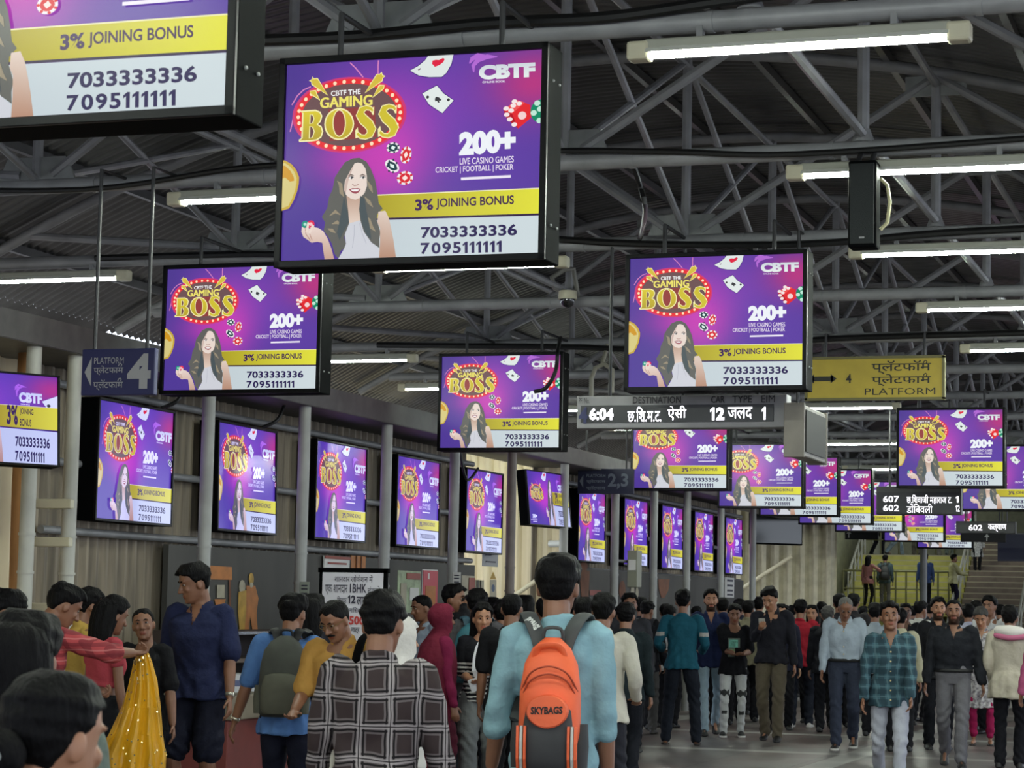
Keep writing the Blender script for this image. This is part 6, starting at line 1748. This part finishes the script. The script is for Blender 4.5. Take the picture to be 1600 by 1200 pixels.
for x0, x1, z0, z1, mi in ((-.075, .08, 1.03, 1.27, 0), (-.05, .065, 1.15, 1.25, 1), (-.055, .06, 1.05, 1.13, 2)): b.box(((x0 + x1) / 2 * f26.S, (y0 + .002 * mi + .004) * f26.S, (z0 + z1) / 2 * f26.S), ((x1 - x0) * f26.S, .012, (z1 - z0) * f26.S), mi=mi)
b.build('shirt_print', [mat('print border', (90, 100, 92), .7), mat('print mint', (110, 180, 160), .7, noise=.5, nscale=30), mat('print yellow green', (150, 178, 130), .7, noise=.5, nscale=30)], f26.top_o)
person('head3', 'dark head showing between the dark blue shirt and the black tee shirt with print', 1129, 934, 30, face=180, near=0, shirt=(40, 40, 46), pants=BK, seed=45)
person('khaki', 'person in khaki shirt facing away behind the black tee shirt with print', 1169, 938, 31, face=178, near=0, shirt=(132, 126, 100), pants=BK, seed=46)
person('head4', 'dark head left of the khaki shirt, in the crowd', 1156, 936, 33, face=190, near=0, shirt=(44, 44, 60), pants=BK, seed=47)
f27 = person('brownpants', 'person in black shirt and brown trousers reading a phone while walking', 1201, 919, feet=1157, face=-6, near=1, head=(24, -16, 0), hair='tall', skin='l', shirt=(36, 36, 44), pants=(104, 94, 76), R=(.1, .32, 1.24), L=(.26, .04, .82), legs='stepL', seed=48, hem=.86, pants_t='reg')
phone(f27, 1, 'phone with a pale edge in the raised hand of the person in brown trousers', (190, 186, 176))
person('mask', 'person with black hair and a black face mask right of the brown trousers', 1222, 944, 29, face=2, near=1, mask=True, skin='f', shirt=(40, 42, 60), pants=BK, seed=49)
f28 = person('red', 'person in bright red shirt and dark trousers facing away', 1251, 937, feet=1135, face=174, near=1, hair='short', shirt=(172, 30, 46), sleeve='half', top='tee', pants=(34, 38, 48), sole=True, shoec=(200, 196, 190), seed=50, hem=.82, legs='easy')
person('facered', 'person with long hair and pink top looking at the camera right of the red shirt', 1269, 946, 31, face=-8, sex='f', near=0, hair='long', hairlen=.25, skin='l', shirt=(168, 66, 84), pants=BK, seed=51)
person('greyscarf', 'person all in black with grey hair facing away, right of the red shirt', 1293, 948, feet=1143, face=176, near=1, hair='short', hairc='s', shirt=(24, 25, 30), pants=(22, 23, 28), seed=52, legs='stepR', girth=1.1)
f30 = person('oldman', 'grey haired person in light blue shirt looking down while walking', 1322, 935, feet=1170, face=-4, near=1, hair='thin', hairc='g', head=(36, 10, 0), skin='m', shirt=(172, 186, 200), pants=(54, 60, 78), hem=.99, buttons=(206, 212, 218), belt=True, legs='walkR', L=(.26, .1, .84), R=(.24, .12, .84), seed=53, girth=1.12, sole=True)
person('head5', 'black head just behind the grey haired person, left side', 1312, 928, 30, face=180, near=0, shirt=(34, 34, 40), pants=BK, seed=54)
person('head6', 'black head just behind the grey haired person, right side', 1334, 928, 34, face=176, near=0, shirt=(52, 50, 52), pants=BK, seed=55)
person('pale2', 'person in pale grey blue shirt facing away behind the teal plaid shirt', 1367, 943, 28, face=178, near=0, shirt=(160, 172, 182), pants=BK, seed=56)
f31 = person('tealplaid', 'person in teal plaid shirt and light grey trousers walking towards the camera', 1389, 941, 18.7, face=2, near=2, hair='tall', skin='m', shirt_m=MP_teal, pants=(170, 172, 184), pants_t='slim', L=(.17, .24, .85), R=(.24, .14, .84), legs='walkL', hem=.8, buttons=(150, 160, 164), seed=57, head=(-4, 2, 3), sw=.165)
person('cream2', 'person in cream shirt facing away behind the right shoulder of the teal plaid shirt', 1406, 951, 25, face=180, near=0, shirt=(186, 180, 150), pants=BK, seed=58)
person('face4', 'person in black shirt facing the camera, between teal plaid and white shirts', 1415, 943, 31, face=6, near=0, skin='d', shirt=(28, 28, 32), pants=BK, seed=59)
person('white3', 'person in white shirt turned away, in front of the slim far post', 1438, 939, 32, face=140, near=0, shirt=(212, 210, 202), sleeve='half', pants=BK, seed=60)
f33 = person('logo', 'bearded person in black shirt with a small red badge', 1466, 934, 25.5, face=8, near=1, beard=True, skin='l', shirt=(32, 32, 36), pants=(24, 25, 30), hair='short', hairtop=.008, seed=61, girth=1.12)
b = MB(); b.box(Vector((.07, f33.B((0, .135 * 1.12, 1.28)).y + .006, 1.28)) * f33.S, (.075, .012, .018)); b.build('badge', mat('red badge', (190, 40, 56), .6), f33.top_o)
f32 = person('blackshirt', 'person in black shirt tucked into grey trousers walking towards the camera', 1490, 936, feet=1196, face=1, near=1, beard=True, hair='crop', skin='m', shirt=(34, 36, 42), pants=(112, 110, 116), belt=True, hem=.99, legs='walkL', R=(.28, .02, .84), L=(.30, .04, .80), seed=62, girth=1.18, sw=.19)
f34 = person('floral', 'elderly person in white floral long shirt and crimson leggings', 1532, 950, feet=1164, face=-2, sex='f', near=1, hair='short', hairc='s', head=(26, -6, 0), skin='l', shirt_m=M_floral, pants=(176, 28, 84), pants_t='tight', long=((206, 202, 200), .46, .1), long_m=M_floral, longname='long_shirt_skirt', R='belly', L=(.24, .1, .86), shoes='sandal', shoec=(50, 42, 40), seed=63, girth=1.08)
t = tag(empty('sling_strap', W_(f34, (0, 0, 0)), f34.rz), 'dark strap worn across the white floral shirt', 'bag strap')
b = MB(); b.tube(catmull([f34.B(v) * f34.S for v in ((.13, .06, 1.45), (.10, .15, 1.33), (.02, .178, 1.2), (-.08, .165, 1.06), (-.17, .1, .95))], 5), .018, 8, flat=.3, upv=(0, 1, .3)); b.build('strap', M_blackm, t, True)
person('white4', 'person in white shirt with a dark strap behind the floral shirt', 1547, 932, 29, face=-24, near=0, shirt=(204, 204, 204), pants=BK, seed=64, hair='tall')
person('blue5', 'person in pale lilac shirt facing away beside the black shirt', 1513, 945, 30, face=178, near=0, shirt=(178, 180, 204), pants=BK, seed=65)
person('head7', 'dark head behind the floral shirt, near the brown stairs', 1525, 939, 34, face=190, near=0, shirt=(40, 40, 44), pants=BK, seed=66)
f35 = person('creamback', 'person in loose cream shirt and dark trousers facing away at the right edge', 1578, 947, feet=1199, face=172, near=1, hair='short', shirt=(204, 194, 174), pants=(28, 28, 34), hem=.74, R='strap', L=(.2, .1, .9), seed=67, girth=1.15, wr=.006)
t = tag(empty('cloth_bundle', W_(f35, (0, .0, 0)), f35.rz), 'white and pink cloth bundle across the cream shirt shoulders', 'bundle')
b = MB(); limb(b, [f35.B(v) * f35.S for v in ((-.1, -.14, 1.45), (.02, -.17, 1.44), (.13, -.14, 1.44))], [.05, .065, .05], 14, 4); b.build('white_roll', mat('white bundle', (212, 206, 200), .8, bump=.3, bscale=20), t, True)
b = MB(); limb(b, [f35.B(v) * f35.S for v in ((-.12, -.155, 1.40), (.02, -.185, 1.385), (.2, -.12, 1.40))], [.03, .04, .035], 12, 4); b.build('pink_cloth', mat('pink cloth', (196, 108, 140), .8), t, True)
person('pinkedge', 'person in pink top cut by the right frame edge', 1633, 955, 21.5, face=-18, sex='f', near=1, hair='bun', shirt=(190, 84, 130), pants=(150, 140, 160), seed=68)
for i, (px, py, d, fa, c, lb) in enumerate(((896, 936, 23, 182, (48, 44, 48), 'dark head left of the tan shirt, in the crowd'), (928, 938, 27, 176, (60, 56, 64), 'dark head between tan and cream shirts, farther off'),
        (1040, 944, 31, 186, (36, 38, 44), 'dark head between the black jacket and the teal sweater'), (1088, 948, 34, 170, (70, 60, 50), 'dark head between teal sweater and dark blue shirt'), (1186, 934, 36, 178, (46, 46, 52), 'dark head just left of the brown trousers walker, farther off'),
        (1238, 946, 40, 180, (60, 64, 60), 'dark head left of the red shirt, farther off'), (1284, 941, 37, 184, (70, 66, 64), 'dark head left of the person all in black, farther off'), (1348, 948, 40, 176, (90, 96, 104), 'dark head right of the grey haired person, far off'),
        (1426, 947, 41, 180, (70, 72, 84), 'dark head left of the white shirt at the far post'), (1453, 944, 43, 176, (52, 52, 56), 'dark head right of the far post'), (1562, 944, 37, 182, (60, 58, 60), 'dark head left of the cream shirt, near the stairs'),
        (1003, 934, 28.5, 174, (44, 46, 52), 'dark head above the black backpack, farther off'), (725, 934, 20.8, 176, (54, 46, 48), 'dark head right of the phone caller, by the wall'), (852, 934, 20, 182, (40, 42, 50), 'dark head hidden behind the left ear of the orange backpack carrier'))):
    person('crowd%d' % i, 'person with ' + lb, px, py, d, face=fa, near=0, shirt=c, pants=BK, seed=80 + i)
# ---- on the stairs and landings at the far end
def d_at(px, py, Y): return (at_y(px, py, Y) - CAM).dot(FWD)


L1, L2 = YS + 3.0, YS + 8.4
g1, g2 = 1.65, 3.3
person('stair1', 'person in dusty pink top with long dark hair and black leggings on the lower landing', 1357, 868, d_at(1357, 868, L1), face=150, ground=g1, sex='f', near=1, hair='long', hairlen=.45, shirt=(150, 96, 92), pants=(20, 20, 24), pants_t='tight', hem=.8, R=(.2, .3, 1.3), seed=101)
fs = person('stair2', 'person with dark backpack and grey trousers on the lower landing', 1383, 867, d_at(1383, 867, L1 + .8), face=176, ground=g1, near=1, shirt=(66, 82, 88), pants=(96, 94, 90), seed=102)
backpack(fs, 'dark backpack on the person at the lower landing', M_blackm, w=.3, h=.46, z0=.9)
person('stair3', 'person in blue shirt on the lower landing beside the slim post', 1446, 865, d_at(1446, 865, L1), face=178, ground=g1, near=1, shirt=(62, 84, 138), pants=(26, 28, 40), seed=103)
person('stair4', 'person in pale yellow top and dark trousers turned right by the handrail', 1490, 866, d_at(1490, 866, L1 - .7), face=110, ground=g1, near=1, shirt=(196, 190, 140), pants=(32, 30, 52), R=(.15, .4, 1.1), L=(.1, .4, 1.1), seed=104)
person('stair5', 'person in black dress with white dots on the brown stairs', 1527, 818, d_at(1527, 818, YS + 4.95), face=4, ground=2.81, sex='f', near=1, hair='long', shirt_m=M_dots, pants=BK, long=((20, 20, 22), .5, .12), long_m=M_dots, longname='dress_skirt', seed=105, legs='close')
for i, (px, c, pc, lg, fa, lb) in enumerate(((1400, (120, 150, 160), (150, 172, 184), 'walkL', 95, 'person in pale jeans striding across the upper landing'), (1372, (30, 34, 40), (26, 28, 34), 'stepR', 120, 'person in dark clothes on the upper landing, left end'),
        (1432, (110, 108, 100), (120, 116, 104), 'stepL', 175, 'person in grey brown trousers on the upper landing'), (1456, (150, 154, 160), (150, 148, 140), 'walkR', 100, 'person in light grey trousers on the upper landing'), (1484, (84, 96, 92), (128, 140, 130), 'stepR', 178, 'person in pale green trousers at the right end of the upper landing'))):
    y = L2 + .25 * (i % 2); P = at_y(px, 866, y); dd = (P - CAM).dot(FWD); tp = 866 - (1.66 + .02 * i) * FPX / dd
    person('upper%d' % i, lb, px, tp, d_at(px, tp, y), face=fa, ground=g2, near=0, shirt=c, pants=pc, legs=lg, seed=110 + i)

# ---- the sequinned cloth
_w, _e = f4.wr[1], f4.el[1]; p0 = W_(f4, _w + (_w - _e).normalized() * .10); t = tag(empty('sequinned_cloth', p0, math.atan2(-p0.y, -p0.x) - math.pi / 2), 'yellow cloth with shining sequins hanging from the outstretched hand', 'cloth')
rr = []; prof = [(.0, .03, .025, 0), (-.05, .05, .03, .0), (-.15, .075, .035, .005), (-.30, .105, .05, .0), (-.45, .145, .06, -.02), (-.55, .185, .07, -.035), (-.62, .19, .075, -.045), (-.72, .16, .07, -.02), (-.8, .13, .06, -.0)]
for z, w, dd, ox in prof:
    rr.append([Vector((-ox + w * math.cos(a) * (1 + .05 * math.sin(7 * a + z * 9)), dd * math.sin(a) * (1 + .35 * math.sin(11 * a + 5 * z)), z)) for a in np.linspace(0, 2 * math.pi, 72, endpoint=False)])
b = MB(); b.loft(rr); b.build('cloth', mat('yellow silk', (206, 152, 22), .42, noise=.22, nscale=12, bump=.5, bscale=22, stretch=(1, 1, .3)), t, True)
b = MB(); M_seq = mat('sequins', (255, 246, 190), .12, metal=.9)
for i in range(74):
    k = rng.random() * 7.4; j = int(k); z0, w0, d0, o0 = prof[j]; z1, w1, d1, o1 = prof[j + 1]; s_ = k - j; a = math.radians(rng.uniform(10, 170))
    z = z0 + (z1 - z0) * s_; w = w0 + (w1 - w0) * s_; dd = d0 + (d1 - d0) * s_; ox = o0 + (o1 - o0) * s_
    pos = Vector((-ox + w * math.cos(a) * (1 + .05 * math.sin(7 * a + z * 9)), dd * math.sin(a) * (1 + .35 * math.sin(11 * a + 5 * z)) + .002, z))
    b.disc(pos, .0055, (math.cos(a) * .5, 1, rng.uniform(.1, .6)), 8)
o = b.build('sequins', M_seq, t); o['kind'] = 'stuff'
